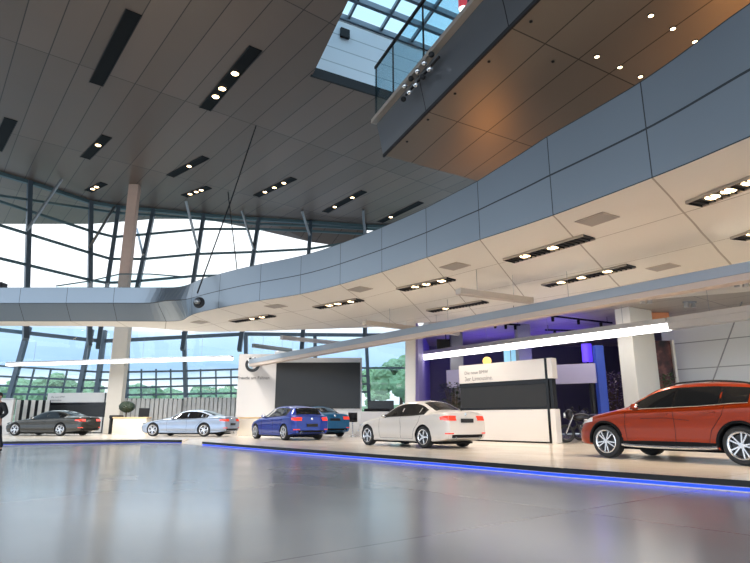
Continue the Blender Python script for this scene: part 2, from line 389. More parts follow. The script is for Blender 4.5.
# ---------------------------------------------------------------- facade glazing
def frac_at_y(a, b, py):
    lo, hi = 0.0, 1.0
    for _ in range(40):
        m = (lo+hi)/2
        if proj(lerp(a, b, m))[1] < py: lo = m      # a is the top
        else: hi = m
    return lerp(a, b, (lo+hi)/2)
feet = [(27, 287), (90, 287), (107, 287), (138, 285), (194, 277), (251, 272), (308, 263), (365, 246)]
UP = []
for t, (fx, fy) in zip(TP, feet):
    b = aty(fx, fy, t.y-2.2); b = t+(b-t)*((t.z-5.6)/(t.z-b.z)); UP.append((t, b))
left_ext = (Vector((-33, 25, ZC)), Vector((-34, 26, 5.6))); right_ext = (Vector((9, 46.3, ZC)), Vector((9, 44, 5.6)))
UPx = [left_ext]+UP+[right_ext]
win = struct(MB().obox(UPx[0][0], UPx[0][1], .3, .3).build('window_2', M['steel']))
for a, b in UP: MB().obox(a, b, .28, .34).build('mullion', M['steel'], win)
tr_y = [[200, 209, 213, 215, 219, 224, 226, 229], [211, 231, 237, 234, 229, 229, 231, 234], [234, 253, 259, 259, 254, 252, 249, 240], [265, 280, 283, 281, 276, 275, 270, 255]]
tm = MB()
for row in tr_y:
    pts = [frac_at_y(a, b, y) for (a, b), y in zip(UP, row)]
    pts = [pts[0]+(pts[0]-pts[1])*.9]+pts+[pts[-1]+(pts[-1]-pts[-2])*1.3]
    for a, b in zip(pts, pts[1:]): tm.obox(a, b, .16, .16)
for row in (0,):
    for (a, _), (b, _) in zip(UPx, UPx[1:]): tm.obox(a-Vector((0, 0, .12)), b-Vector((0, 0, .12)), .3, .24)
tm.build('transom', M['steel2'], win)
gm = MB(); gm.grid([[a for a, b in UPx], [b for a, b in UPx]]); gm.build('window_glass', M['glass'], win)
low_top = [(29, 327), (92, 327), (105, 327), (128, 327), (184, 329), (246, 333), (315, 336), (366, 334)]
low_bot = [(9, 399), (78, 399), (96, 399), (126, 399), (186, 399), (246, 399), (316, 399), (369, 399)]
lowY = [40.0, 41.2, 41.6, 42.0, 42.4, 43.2, 43.8, 44]
LO = []
for a, b, Y in zip(low_top, low_bot, lowY):
    p, q = aty(*a, Y), aty(*b, Y); d = (p-q)
    LO.append((q+d*((7.4-q.z)/d.z), q+d*((.1-q.z)/d.z)))
LOx = [(Vector((-33, 33, 7.4)), Vector((-34, 33, .1)))]+LO+[(Vector((3.4, 44, 7.4)), Vector((3.4, 44, .1)))]
win2 = struct(MB().obox(LOx[0][0], LOx[0][1], .3, .3).build('window_3', M['steel']))
for i, (a, b) in enumerate(LO+[LOx[-1]]): MB().obox(a, b, .3 if i < 3 else .26, .34).build('mullion', M['steel'], win2)
trl = [[333, 340, 341, 340, 337, 334, 333, 333], [367, 371, 372, 372, 371, 369, 368, 368], [377, 380, 380, 380, 378.5, 377, 376, 376], [386, 388, 388, 388, 386, 385, 384, 384], [394, 395, 395, 395, 394, 393, 392, 392]]
tm = MB()
for r_, row in enumerate(trl):
    pts = [frac_at_y(a, b, y) for (a, b), y in zip(LO, row)]
    ex = pts[-1].copy(); ex.x = 3.4
    pts = [pts[0]+(pts[0]-pts[1])*1.2]+pts+([ex] if r_ < 2 else [])
    for a, b in zip(pts, pts[1:]): tm.obox(a, b, .2 if r_ == 0 else .13, .26 if r_ == 0 else .13)
tm.build('transom', M['steel'], win2)
vm = MB()
for (a0, b0), (a1, b1), n_ in zip([LOx[0]]+LO, LO+[LOx[-1]], [5, 4, 1, 2, 4, 4, 4, 3, 1]):
    for k in range(1, n_):
        t = k/n_; A_, B_ = lerp(a0, a1, t), lerp(b0, b1, t)
        vm.obox(frac_at_y(A_, B_, 369), B_, .09, .12)
vm.build('glazing_bar', M['steel2'], win2)
MB().grid([[a for a, b in LOx], [b for a, b in LOx]]).build('window_glass', M['glassblue'], win2)
# diagonal tie rods from ceiling to the mullions
for k, (t_, b_) in enumerate([((62, 178), (32, 232)), ((115, 205), (93, 249)), ((137, 228), (143, 256)), ((186, 200), (197, 249)), ((242, 210), (251, 250)), ((302, 210), (309, 236)), ((363, 209), (367, 238))]):
    i = [0, 1, 3, 4, 5, 6, 7][k]
    bp = frac_at_y(UP[i][0], UP[i][1], b_[1]); tp = atz(*t_, ZC)
    tag(MB().tube([tp-Vector((0, 0, .09)), bp-Vector((0, .2, 0))], .1, 8).build('tie_rod', M['rod']),
        ['steel strut to the first tall window mullion from the west', 'steel strut meeting the second mullion left of the copper column', 'short steel strut right of the copper column',
         'steel strut above the dark round cable anchor', 'steel strut under the twin lamp ceiling slot near the crossed cables', 'steel strut at the middle of the upper glass band', 'steel strut nearest the blue fascia at the end of the upper glass'][k], 'strut', 'struts bracing the upper glazing')
an = aty(197, 302, 23.3)
c1 = atz(256, 126, ZC-.04); tag(MB().tube([c1, lerp(c1, an, .5), lerp(c1, an, .985)+Vector((0, -.16, .2))], .035, 6).build('cable', M['dark2']), 'long slanting dark cable from the ceiling to the round fascia anchor', 'cable')
tag(MB().tube([atz(228, 192, ZC-.05), atz(228, 192, ZC-.05)*.5+aty(238, 278, 34)*.5, aty(238, 278, 34)], .035, 6).build('cable', M['dark2']), 'thin dark cable dropping straight before the upper glass', 'cable')
a_ = thing('cable_anchor', 'dark round cable anchor bolted on the blue grey fascia', 'anchor', an)
MB().lathe([(.22, -.06), (.24, 0), (.2, .12), (.0, .14)], an+Vector((.05, .12, 0)), 'Y', 20).build('disc', M['dark2'], a_, True, True)
MB().ball(an+Vector((.02, -.05, .02)), .13).build('ball_joint', M['rod'], a_, True, True)
# ---------------------------------------------------------------- footbridge crossing high up
ZS = 9.5
B1, B2, B3 = atz(383, 155, ZS), atz(478, 181, ZS), atz(535, 0, ZS)
bd = (B3-B1).normalized(); be = (B2-B1).normalized(); BL, BW = 17.0, 9.0
def bp(u, v, z): return B1+bd*u+be*v+Vector((0, 0, z-ZS))
so = MB().grid([[bp(0, 0, ZS), bp(BL, 0, ZS)], [bp(0, BW, ZS), bp(BL, BW, ZS)]], [[(.9, 0), (BL+.9, 0)], [(.9, BW), (BL+.9, BW)]])
struct(so.build('ceiling_bridge', M['bronze'], fixn=False))
sd = MB(); SH = 1.12
sd.grid([[bp(0, 0, ZS), bp(BL, 0, ZS)], [bp(-.05, -.22, ZS+SH), bp(BL, -.22, ZS+SH)]], [[(.9, 0), (BL+.9, 0)], [(.9, 1), (BL+.9, 1)]])
sd.grid([[bp(0, 0, ZS), bp(0, BW, ZS)], [bp(-.05, -.22, ZS+SH), bp(-.05, BW, ZS+SH)]], [[(.9, 0), (BW, 0)], [(.9, 1), (BW, 1)]])
sd.grid([[bp(-.05, -.22, ZS+SH), bp(BL, -.22, ZS+SH)], [bp(-.05, BW, ZS+SH), bp(BL, BW, ZS+SH)]], [[(0, 0), (0, 0)], [(0, 0), (0, 0)]])
struct(sd.build('wall_bridge', M['bridgeside'], fixn=False))
struct(MB().obox(bp(-.1, -.3, ZS+SH+.05), bp(BL, -.3, ZS+SH+.05), .22, .14).build('trim_3', M['bartan']))
struct(MB().obox(bp(0, .02, ZS-.03), bp(BL, .02, ZS-.03), .06, .1).build('trim_4', M['dark2']))
bal = thing('glass_balustrade', 'tall teal glass balustrade with dark posts along the high bridge', 'balustrade', bp(0, -.3, ZS+SH+.12))
GT = atz(375, 68, 1)  # direction only
gh = (aty(374, 68, bp(0, -.3, 0).y).z)-(ZS+SH+.12)
for k in range(5):
    u0, u1 = k*3.4, k*3.4+3.36
    MB().obox(bp(u0, -.3, ZS+SH+.12+gh/2), bp(u1, -.3, ZS+SH+.12+gh/2), .03, gh).build('glass_panel', M['glassrail'], bal, world=True)
MB().obox(bp(0, -.3, ZS+SH+.12+gh), bp(BL, -.3, ZS+SH+.12+gh), .07, .09).build('handrail', M['dark2'], bal, world=True)
for u in (0, 1.35, 3.38, 6.78, 10.2): MB().obox(bp(u, -.26, ZS+SH+.1), bp(u, -.26, ZS+SH+.12+gh), .05, .06).build('post', M['dark2'], bal, world=True)
# cluster of little spotlights clamped on the bridge side
sp_ = thing('spotlight_cluster', 'cluster of small chrome spotlights clamped on the high bridge side', 'spotlight', bp(2.6, -.3, ZS+.8))
MB().obox(bp(2.3, -.3, ZS+.82), bp(4.3, -.3, ZS+.82), .05, .05).build('rail', M['dark2'], sp_, world=True)
for k in range(10):
    p = bp(2.35+.2*k, -.42-.05*(k % 2), ZS+.62+.3*(k % 2)); MB().ball(p, .085, (1, 1, 1), 2).build('lamp_head', M['chrome'] if k % 3 else M['dark2'], sp_, True, True)
pd = aty(463, 8, 16.5)
pl = thing('pendant_lamp', 'red cylinder pendant lamp with white glowing end above the bridge', 'lamp', pd)
MB().lathe([(.15, 0), (.15, .62), (0, .64)], pd, n=24).build('shade', M['redlamp'], pl, True, True)
MB().lathe([(.0, -.2), (.1, -.18), (.14, -.02), (.0, 0)], pd, n=20).build('bulb', M['tube'], pl, True, True)
MB().tube([pd+Vector((0, 0, .6)), Vector((pd.x, pd.y, ZC))], .012, 6).build('cord', M['dark2'], pl, world=True)
def spot_things(pts, z, r, names, cat, name, group, m):
    for (x, y), nm in zip(pts, names):
        c = atz(x, y, z-.02); t = thing(name, nm, cat, c, group=group)
        MB().lathe([(r*1.35, .0), (r*1.35, .02), (r, .02), (r, 0)], c, n=20, close=True).build('trim_ring', M['alloydark'], t, True, True)
        MB().lathe([(0, -.005), (r, .004), (r, .018), (0, .02)], c, n=20).build('lamp', m, t, True, True)
spot_things([(651, 16), (673, 29), (695, 42), (597, 57), (620, 67.5), (640.5, 77)], ZS, .055,
    ['glowing round downlight, farthest left of the upper row in the bronze soffit', 'glowing round downlight, middle of the upper row in the bronze soffit', 'glowing round downlight, end of the upper row in the bronze soffit by the fascia',
     'glowing round downlight, farthest left of the lower row in the bronze soffit', 'glowing round downlight, middle of the lower row in the bronze soffit', 'glowing round downlight, end of the lower row in the bronze soffit by the fascia'],
    'downlight', 'downlight', 'downlights in the bronze bridge soffit', M['lampglow'])
spot_things([(531, 22), (489, 62), (455, 94), (428, 120), (407, 142), (553, 62)], ZS, .03,
    ['tiny dark sprinkler dot nearest the picture top in the bronze soffit', 'tiny dark sprinkler dot second down the bronze soffit edge', 'tiny dark sprinkler dot below the spotlight cluster on the bronze soffit', 'tiny dark sprinkler dot fourth down the bronze soffit edge', 'tiny dark sprinkler dot by the bronze soffit corner', 'tiny dark sprinkler dot alone mid soffit of the bridge'],
    'sprinkler', 'sprinkler', 'sprinklers in the bronze bridge soffit', M['dark'])
# ---------------------------------------------------------------- recessed slot lights
def slot(p0, p1, z, wd, lamps, label, group, lm='lampglow', cell=0, hgt=.05):
    a, b = atz(*p0, z), atz(*p1, z); mid = (a+b)/2; d = (b-a).normalized(); n = Vector((-d.y, d.x, 0))
    t = thing('slot_light', label, 'ceiling light', mid-Vector((0, 0, hgt)), group=group)
    fr_ = MB(); zc = Vector((0, 0, -hgt/2)); ln = (b-a).length
    fr_.box(mid+Vector((0, 0, -.012)), (ln, wd, .022), math.atan2(d.y, d.x))
    if cell:
        k = 0.0
        while k <= ln: fr_.obox(a+d*k+zc-n*wd/2, a+d*k+zc+n*wd/2, .02, hgt); k += cell
    fr_.build('recess', M['dark'] if not cell else M['dark2'], t, world=True)
    e_ = MB()
    for s_ in (-1, 1): e_.obox(a+n*s_*wd/2+zc, b+n*s_*wd/2+zc, .03, hgt)
    e_.build('frame', M['dark2'] if z > 10 else M['bartan'], t, world=True)
    for f_ in lamps:
        c = a+d*ln*f_+Vector((0, 0, -.035)); MB().ball(c, wd*.27, (1.1, 1.1, .12), 2).build('lamp', M[lm], t, True, True)
G1 = 'recessed slots in the dark high ceiling'
for p0, p1, w_, lm, lb in [
    ((96, 84), (134, 12), .62, [], 'long unlit black slot in the high ceiling near the picture top'),
    ((-4, 150), (11, 119), .62, [], 'unlit black slot cut by the picture edge in the high ceiling'),
    ((205, 109), (256, 48), .6, [.24, .38, .63], 'long high ceiling slot with three golden lamps'),
    ((85, 158), (107, 136), .55, [.62], 'short high ceiling slot with one lamp above the tall west mullions'),
    ((170, 176), (206, 157), .5, [.55], 'high ceiling slot with one lamp, right of the copper column'),
    ((88, 191), (104, 183), .5, [.3, .55], 'small twin lamp high ceiling slot above the west glass'),
    ((184, 196), (209, 187), .5, [.25, .5, .7], 'small three lamp high ceiling slot beside the steel strut'),
    ((256, 196), (294, 178), .5, [.25, .5, .75], 'high ceiling slot with three lamps beside the crossed cables'),
    ((325, 212), (364, 191), .5, [.27, .72], 'high ceiling slot with two lamps spaced apart'),
    ((380, 222), (421, 202), .5, [.28], 'high ceiling slot ending at the curved blue fascia')]:
    slot(p0, p1, ZC-.003, w_, lm, lb, G1)
G2 = 'louvred slot lights in the cream mezzanine underside'
for p0, p1, w_, lm, lb in [
    ((509, 260), (589, 236), .5, [.22, .58], 'louvred slot light between two square vents, above the tan hanging bar'),
    ((546, 285), (631, 265), .5, [.2, .45, .75], 'louvred slot light in the cream underside just above the blue grey beam'),
    ((401, 289), (451, 278), .5, [.3, .52, .82], 'three lamp slot light in cream underside above the dark seam, mid row'),
    ((430, 310.5), (485, 301), .5, [.3], 'one lamp slot light in cream underside beside the tan bar'),
    ((317, 307), (360, 299), .5, [.3, .5, .8], 'three lamp slot light in the cream underside over the video wall'),
    ((233, 321), (272, 315), .5, [.5, .75], 'slot light in the cream underside over the logo wall, nearest the west wing'),
    ((694, 203), (760, 177), .5, [.3, .55, .85], 'large silver louvre slot light under the cream ceiling by the picture edge'),
    ((738, 238), (790, 220), .5, [.3, .6], 'silver louvre slot light cut by the picture edge, lower of the pair')]:
    slot(p0, p1, ZB-.003, w_, lm, lb, G2, cell=.16, hgt=.06)
G3 = 'square grey vents in the cream mezzanine underside'
for (x, y), w_, lb in [((597, 219), .62, 'square grey vent nearest the blue fascia joint in the cream underside'), ((663, 267), .62, 'square grey vent close above the blue grey beam'), ((455, 266), .6, 'square grey vent in the cream underside between two slot lights'),
    ((360, 289), .6, 'square grey vent in the cream underside above the video wall'), ((276, 306), .6, 'square grey vent in the cream underside above the logo wall'), ((393, 325), .6, 'square tan vent at the rear edge of the cream underside'), ((200, 322), .6, 'square grey vent next the round cable anchor under the mezzanine')]:
    c = atz(x, y, ZB); MBv = MB(); t = thing('ceiling_vent', lb, 'vent', c-Vector((0, 0, .025)), group=G3)
    i = min(range(len(FR)), key=lambda k: (lerp(FR[k], BK[k], .2)-Vector((c.x, c.y, 0))).length); d = FR[min(i+1, len(FR)-1)]-FR[max(i-1, 0)]; rz = math.atan2(d.y, d.x)
    MB().box(c-Vector((0, 0, .012)), (w_*1.25, w_, .022), rz).build('frame', M['bartan'], t, world=True, bevel=.004)
    MB().box(c-Vector((0, 0, .026)), (w_*1.12, w_*.85, .008), rz).build('mesh_panel', mat('vent mesh', (.36, .33, .3), .6) if 'ventm' not in M else M['ventm'], t, world=True)
# ---------------------------------------------------------------- hanging light bars
def hbar(p0, p1, z, w_, hh, m, label, dif=None, dh=.05, ext0=0, ext1=0, cables=3, group='light bars hung under the mezzanine', dr=(.0, 1), zc=None):
    a, b = atz(*p0, z), atz(*p1, z); d = (b-a).normalized(); a, b = a-d*ext0, b+d*ext1
    t = thing('hanging_light_bar', label, 'light bar', (a+b)/2-Vector((0, 0, hh/2)), group=group)
    MB().obox(a, b, w_, hh).build('housing', m, t, world=True, bevel=.01)
    q0, q1 = lerp(a, b, dr[0]), lerp(a, b, dr[1])
    MB().obox(q0-Vector((0, 0, hh/2+dh/2)), q1-Vector((0, 0, hh/2+dh/2)), w_*.9, dh).build('diffuser', dif or m, t, world=True)
    for k in range(cables):
        q = lerp(a, b, (k+.5)/cables); MB().tube([q+Vector((0, 0, hh/2)), Vector((q.x, q.y, (zc or ZB)))], .008, 5).build('cable', M['rod'], t, world=True)
hbar((243, 363.5), (750, 268.5), 4.5, .42, .27, M['barblue'], 'longest blue grey hanging beam crossing before the logo wall and cream underside', M['barreflection'], .17, 0, 3.0, 6)
hbar((415, 354.5), (668, 321), 4.5, .42, .2, M['bar'], 'bright white hanging light beam ending by the pale slim column', M['tube'], .24, 0, 0, 4)
hbar((670, 320.7), (750, 309), 4.5, .42, .2, M['bar'], 'unlit grey beam section in line with the bright white one, before the white panels', M['bar'], .24, 0, 3, 2)
hbar((8, 363), (232, 356.5), 4.3, .3, .09, M['bar'], 'thin white hanging light bar crossing the concrete column by the west glass', M['tube'], .13, 0, 0, 4)
hbar((253, 345), (291, 350), 4.9, .2, .16, M['bardark'], 'short dark hanging bar above the logo wall', M['bardark'], cables=2)
hbar((281, 337), (341, 343), 5.0, .24, .14, M['bar'], 'pale short hanging bar above the video wall', M['bar'], cables=2)
hbar((458, 290.5), (531, 300), 4.75, .26, .13, M['bartan'], 'tan hanging bar under the cream ceiling between slot lights', M['bartan'], cables=2)
hbar((364, 322), (458, 333), 4.8, .24, .12, M['bartan'], 'long thin tan hanging bar near the mezzanine rear edge', M['bartan'], cables=2)
hbar((276, 352.5), (345, 348.5), 4.95, .3, .12, M['bar'], 'pale hanging bar just above the dark video wall', M['bar'], cables=2)
# ---------------------------------------------------------------- columns
def column(px0, px1, py, Y, z0, z1, name, m, depth=None, lean=0):
    a, b = aty(px0, py, Y), aty(px1, py, Y); w_ = b.x-a.x; cx = (a.x+b.x)/2; d = depth or w_
    g_ = MB(); g_.obox((cx, Y+d/2, z0), (cx+lean, Y+d/2, z1), w_, d, Vector((0, 1, 0)))
    return struct(g_.build(name, m, bevel=.02))
column(104, 119, 420, 37.0, PT, 7.3, 'column', M['column'], .55)
column(117.5, 127.5, 285, 37.05, 7.3, ZC, 'column', M['columnrust'], .5)
g_ = MB(); a_, b_ = aty(618, 345, 23.7), aty(633, 345, 23.0); c_ = aty(655.5, 345, 23.9)
g_.prism([(a_.x, 23.7), (b_.x, 23.0), (c_.x, 23.9), (c_.x-.6, 24.7)], PT, ZB); struct(g_.build('column', M['columnlight'], bevel=.02))
column(404.5, 414.5, 380, 26.6, PT, ZB, 'column', M['whitewall'], lean=.1)
column(451, 463, 345, 30, PT, ZB, 'column', mat('shop grey', (.2, .2, .22), .6))
column(518, 531, 340, 27.5, PT, ZB, 'column', bpy.data.materials['shop grey'])
column(597.5, 606, 372, 24.5, PT, 4.1, 'column', M['bluecol'])
# ---------------------------------------------------------------- shop shell
struct(MB().obox((1.95, 27.2, PT+2.7), (3.35, 36, PT+2.7), .2, 5.3).build('wall_shop_side', M['violetlitwall']))
struct(MB().obox((3.2, 36, PT+2.7), (34, 36, PT+2.7), .25, 5.3).build('wall_shop_back', M['shopwall']))
w0 = Vector((13.2, 26.1, 0)); wd_ = Vector((.622, -.783, 0))
wp = MB(); n_ = 15
wp.grid([[w0+Vector((0, 0, PT)), w0+wd_*n_+Vector((0, 0, PT))], [w0+Vector((0, 0, ZB)), w0+wd_*n_+Vector((0, 0, ZB))]], [[(0, 0), (n_, 0)], [(0, ZB-PT), (n_, ZB-PT)]])
bk_ = Vector((.783, .622, 0))*.3
wp.grid([[w0+Vector((0, 0, PT)), w0+bk_+Vector((0, 0, PT))], [w0+Vector((0, 0, ZB)), w0+bk_+Vector((0, 0, ZB))]], [[(1, .5), (1.2, .5)], [(1, .6), (1.2, .6)]])
struct(wp.build('wall_white', M['whitepanel'], fixn=False))
struct(MB().obox(w0+bk_*1.2+Vector((0, 0, 2.8)), w0+Vector((13, 9, 2.8)), .3, 5.3).build('wall_passage', M['shopwall']))
cb0, cb1 = aty(712, 383, 21.8), aty(737, 315, 21.8)
tag(MB().tube([cb0-(cb1-cb0)*1.0, cb1+(cb1-cb0)*.2], .025, 6).build('cable', M['rod']), 'slanting thin steel cable before the white panel wall', 'cable')
# dark picture panel with reddish figure and foliage
m, N, L, P = newmat('mottled dark print'); tc = N.new('ShaderNodeTexCoord'); nz = N.new('ShaderNodeTexNoise'); nz.inputs['Scale'].default_value = 1.6; nz.inputs['Detail'].default_value = 5
rp = N.new('ShaderNodeValToRGB'); L.new(tc.outputs['Object'], nz.inputs['Vector']); L.new(nz.outputs['Fac'], rp.inputs[0]); L.new(rp.outputs[0], P.inputs['Base Color'])
e = rp.color_ramp.elements; e[0].position = .35; e[0].color = (.015, .008, .01, 1); e[1].position = .75; e[1].color = (.55, .22, .16, 1); k = e.new(.5); k.color = (.1, .03, .03, 1)
pc = aty(660, 360, 25.0); t = thing('picture_panel', 'tall dark panel with a reddish mottled picture beside the white panel wall', 'picture', (pc.x, 25.0, PT))
MB().box((pc.x+.05, 25.0, PT+2.1), (1.0, .1, 4.2)).build('print', m, t, world=True)
MB().box((pc.x+.56, 24.9, PT+2.1), (.1, .2, 4.2)).build('frame_edge', M['columnlight'], t, world=True)
oc = aty(660, 317, 24.3); tag(MB().box(oc, (.75, .1, .38)).build('ceiling_sign', mat('terracotta', (.75, .3, .14), .5)), 'small plain terracotta board hung high behind the pale column', 'board')
def plant(loc, hgt, rad, n, ml, label, name='potted_plant', seed=1, pot=True, extra=None, ls=.16, stemh=.3):
    R = random.Random(seed); t = thing(name, label, 'plant', loc); L0 = Vector(loc)
    if pot: MB().lathe([(.0, 0), (.2, 0), (.26, .4), (.23, .4), (.21, .36), (0, .36)], L0, n=24).build('pot', M['dark2'], t, True, True)
    st = MB(); lf = MB(); ex = MB()
    for i in range(n):
        a = R.uniform(0, 2*PI); rr = rad*math.sqrt(R.random()); z = hgt*(stemh+(1-stemh)*R.random()); tip = L0+Vector((math.cos(a)*rr, math.sin(a)*rr, z))
        if i % 6 == 0: st.tube([L0+Vector((0, 0, .3)), lerp(L0+Vector((0, 0, .3)), tip, .6)+Vector((0, 0, .08)), tip], [.016, .011, .005], 5)
        d = Vector((math.cos(a+R.uniform(-.8, .8)), math.sin(a+R.uniform(-.8, .8)), R.uniform(-.3, .7))).normalized(); s_ = d.cross(Vector((0, 0, 1))).normalized(); u_ = s_.cross(d)
        l_ = ls*R.uniform(.7, 1.3); tgt = ex if (extra and i % 4 == 0) else lf
        vs = [tgt.bm.verts.new(tip+d*l_*k+s_*w*l_+u_*q*l_) for k, w, q in ((0, 0, 0), (.35, .22, .04), (.35, -.22, .04), (.7, .17, .02), (.7, -.17, .02), (1, 0, -.1), (.35, 0, .0), (.7, 0, -.02))]
        for q in ((0, 6, 1), (0, 2, 6), (1, 6, 7, 3), (6, 2, 4, 7), (3, 7, 5), (7, 4, 5)): tgt.bm.faces.new([vs[j] for j in q])
    st.build('stem', M['bark'], t, world=True); lf.build('foliage', ml, t, True, True, fixn=False)
    if extra: ex.build('blossom', extra, t, True, True, fixn=False)
    return t
pp = aty(668, 385, 24.1); plant((pp.x, 24.1, PT), 2.7, .26, 400, M['leaf'], 'leafy green plant in a dark pot before the dark picture panel', seed=3, ls=.15)
pp = aty(614, 400, 25.6); plant((pp.x, 25.6, PT), 2.85, .4, 460, mat('violet leaf', (.16, .1, .28), .5, noise=.5), 'tall purple and white flowering plant left of the pale column', 'flowering_plant', 5, extra=mat('white bloom', (.75, .65, .7), .5), ls=.15)
pp = aty(454, 405, 25.5); plant((pp.x, 25.5, PT), 2.4, .5, 460, M['leafdark'], 'dark bushy potted plant left of the tall black and white kiosk', seed=8, ls=.22)
# ---------------------------------------------------------------- kiosks
def kiosk(p0, p1, hgt, label, lines, dep=.34, blk=(.34, .40)):
    """p0-p1: plan line of the front face, p1 is the end with the cap"""
    p0, p1 = Vector((*p0, 0)), Vector((*p1, 0)); d = (p1-p0); ln = d.length; rz = math.atan2(d.y, d.x)
    t = thing('information_kiosk', label, 'kiosk', ((p0+p1)/2+Vector((0, 0, PT))), rz)
    q = lambda x0, x1, y0, y1, z0, z1, nm, m, bv=.012: MB().box(((x0+x1)/2, (y0+y1)/2, (z0+z1)/2), (x1-x0, y1-y0, z1-z0)).build(nm, m, t, bevel=bv)
    a, b = -ln/2, ln/2; zb, zt = hgt*.395, hgt*.755
    q(a, b-.3, 0, dep, .05, zb, 'base_cabinet', M['white']); q(a+.05, b-.35, .05, dep-.05, 0, .05, 'plinth', M['dark'], 0)
    q(a+.05, b-.42, .06, dep-.06, zb, zt, 'core', M['dark'], 0)
    q(a+.04, b-.3, .015, .06, zb+.09, zt-.17, 'screen', M['screen'], .004)
    q(a, b-.3, .0, .055, zt-.17, zt, 'upper_bezel', M['blackgloss'], .004); q(a, b-.3, .0, .055, zb, zb+.09, 'lower_bezel', M['blackgloss'], .004)
    q(a, b-.3, 0, dep, zt, hgt, 'header', M['white'])
    q(b-.3, b-.2, -.005, dep, 0, hgt, 'black_fin', M['blackgloss'], .004)
    q(b-.2, b, 0, dep, 0, zb, 'end_cap', M['white']); q(b-.2, b, 0, dep, zt, hgt, 'end_cap', M['white']); q(b-.2, b-.06, .05, dep-.05, zb, zt, 'end_core', M['blackgloss'], .004)
    for (txt, sz, z_) in lines: text_mesh('lettering', txt, sz, mat('grey print', (.16, .15, .145), .6), t, (a+.3, -.004, z_), (PI/2, 0, 0), .002)
    return t
kiosk((3.5, 24.0), (6.38, 20.72), 3.0, 'large white kiosk with wide black screen band behind the white sedan', [('Die neue BMW', .19, 2.62), ('3er Limousine.', .24, 2.36)])
k0, k1 = aty(40, 420, 39), aty(107, 420, 38.9); kiosk((k0.x, 39.5), (k1.x, 38.8), 2.62, 'white kiosk with black screen band behind the grey car', [('Die neue BMW', .16, 2.3), ('Limousine.', .19, 2.08)])
dw = thing('header_board', 'long pale lavender board on dark posts behind the large kiosk', 'board', (5.3, 25.4, PT))
l0, l1 = aty(447, 379, 27.2), aty(596, 373, 24.2)
MB().obox(l0, l1, .12, .82).build('board', mat('lavender board', (.42, .38, .55), .5), dw, world=True, bevel=.01)
for t_ in (.04, .34, .66, .97):
    p = lerp(l0, l1, t_); MB().obox((p.x+.05, p.y+.12, PT), (p.x+.05, p.y+.12, p.z), .1, .1).build('post', M['dark2'], dw, world=True)
# ---------------------------------------------------------------- logo wall with video screen
YW = 35.6
x0, x1, x2 = [aty(x, 400, YW).x for x in (236.5, 275, 360)]
zt1, zt2, zt3 = aty(240, 354, YW).z, aty(300, 357.5, YW).z, aty(300, 362.5, YW).z; zb3 = aty(300, 408.5, YW).z
lw = thing('video_wall', 'grey logo wall with a large dark video screen behind the blue car', 'video wall', ((x0+x2)/2, YW, PT))
MB().box(((x0+x1)/2, YW+.15, (PT+zt1)/2), (x1-x0, .3, zt1-PT)).build('logo_panel', mat('pale grey panel', (.6, .57, .55), .5), lw, world=True, bevel=.015)
MB().box(((x1+x2)/2+.05, YW+.25, (PT+zt2)/2), (x2-x1+.1, .3, zt2-PT)).build('screen_housing', M['whitewall'], lw, world=True, bevel=.015)
MB().box(((x1+x2)/2, YW+.06, (zb3+zt3)/2), (x2-x1, .12, zt3-zb3)).build('screen', M['screen'], lw, world=True, bevel=.01)
rc = aty(252.7, 364.6, YW); r0 = .46
lg = MB().lathe([(0, -.03), (r0, -.03), (r0, 0), (0, 0)], rc, 'Y', 48).build('emblem', mat('emblem black', (.012, .012, .013), .35), lw, True, True)
for k in range(4):
    w_ = MB(); c_ = w_.bm.verts.new(rc+Vector((0, -.036, 0))); vs = [w_.bm.verts.new(rc+Vector((math.cos(k*PI/2+j*PI/16)*r0*.6, -.036, math.sin(k*PI/2+j*PI/16)*r0*.6))) for j in range(9)]
    for j in range(8): w_.bm.faces.new((c_, vs[j], vs[j+1]))
    w_.build('emblem_quarter', mat('emblem white', (.9, .9, .9), .35) if k % 2 else mat('emblem pale blue', (.55, .72, .85), .35), lg, world=True)
for ch, an_ in (('B', 132), ('M', 90), ('W', 48)):
    a_ = math.radians(an_); o = text_mesh('lettering', ch, .26, bpy.data.materials['emblem white'], lg, tuple(rc+Vector((math.cos(a_)*r0*.68, -.036, math.sin(a_)*r0*.68))-world_loc(lg)), (PI/2, a_*-1+PI/2, 0), .003, 'CENTER', True)
text_mesh('lettering', 'Freude am Fahren', .27, M['dark2'], lw, tuple(aty(253.5, 379, YW)+Vector((0, -.012, -.02))-world_loc(lw)), (PI/2, 0, 0), .003, 'CENTER')
def desk(px0, px1, Y, hgt, label, dep=.7, name='counter'):
    a, b = aty(px0, 425, Y).x, aty(px1, 425, Y).x; t = thing(name, label, 'counter', ((a+b)/2, Y, PT))
    MB().box((0, dep/2, (hgt-.08)/2), (b-a, dep, hgt-.08)).build('body', M['warmwhite'], t, bevel=.01); MB().box((0, dep/2, hgt-.04), (b-a+.06, dep+.06, .08)).build('top', M['wood'], t, bevel=.01)
    return t
desk(237.5, 259, 32.0, .98, 'cream counter with oak top below the logo wall'); desk(112.5, 146, 35.0, 1.0, 'cream counter with oak top beside the concrete column')
c_ = aty(375, 412, 29.5); t = thing('counter', 'low white counter with black top behind the front of the white sedan', 'counter', (c_.x, 29.5, PT))
MB().box((0, .35, .62), (1.45, .7, 1.24)).build('body', M['white'], t, bevel=.01); MB().box((.1, .35, 1.31), (1.3, .75, .14)).build('top', M['dark'], t, bevel=.02)
c_ = aty(381, 406, 33); t = thing('monitor_stand', 'black wide monitor on twin posts before the pale blue glass', 'monitor', (c_.x, 33, PT))
MB().box((0, 0, 1.58), (1.45, .12, .62)).build('screen', M['blackgloss'], t, bevel=.02)
for s_ in (-.5, .5): MB().box((s_, .03, .64), (.08, .08, 1.28)).build('post', M['dark2'], t)
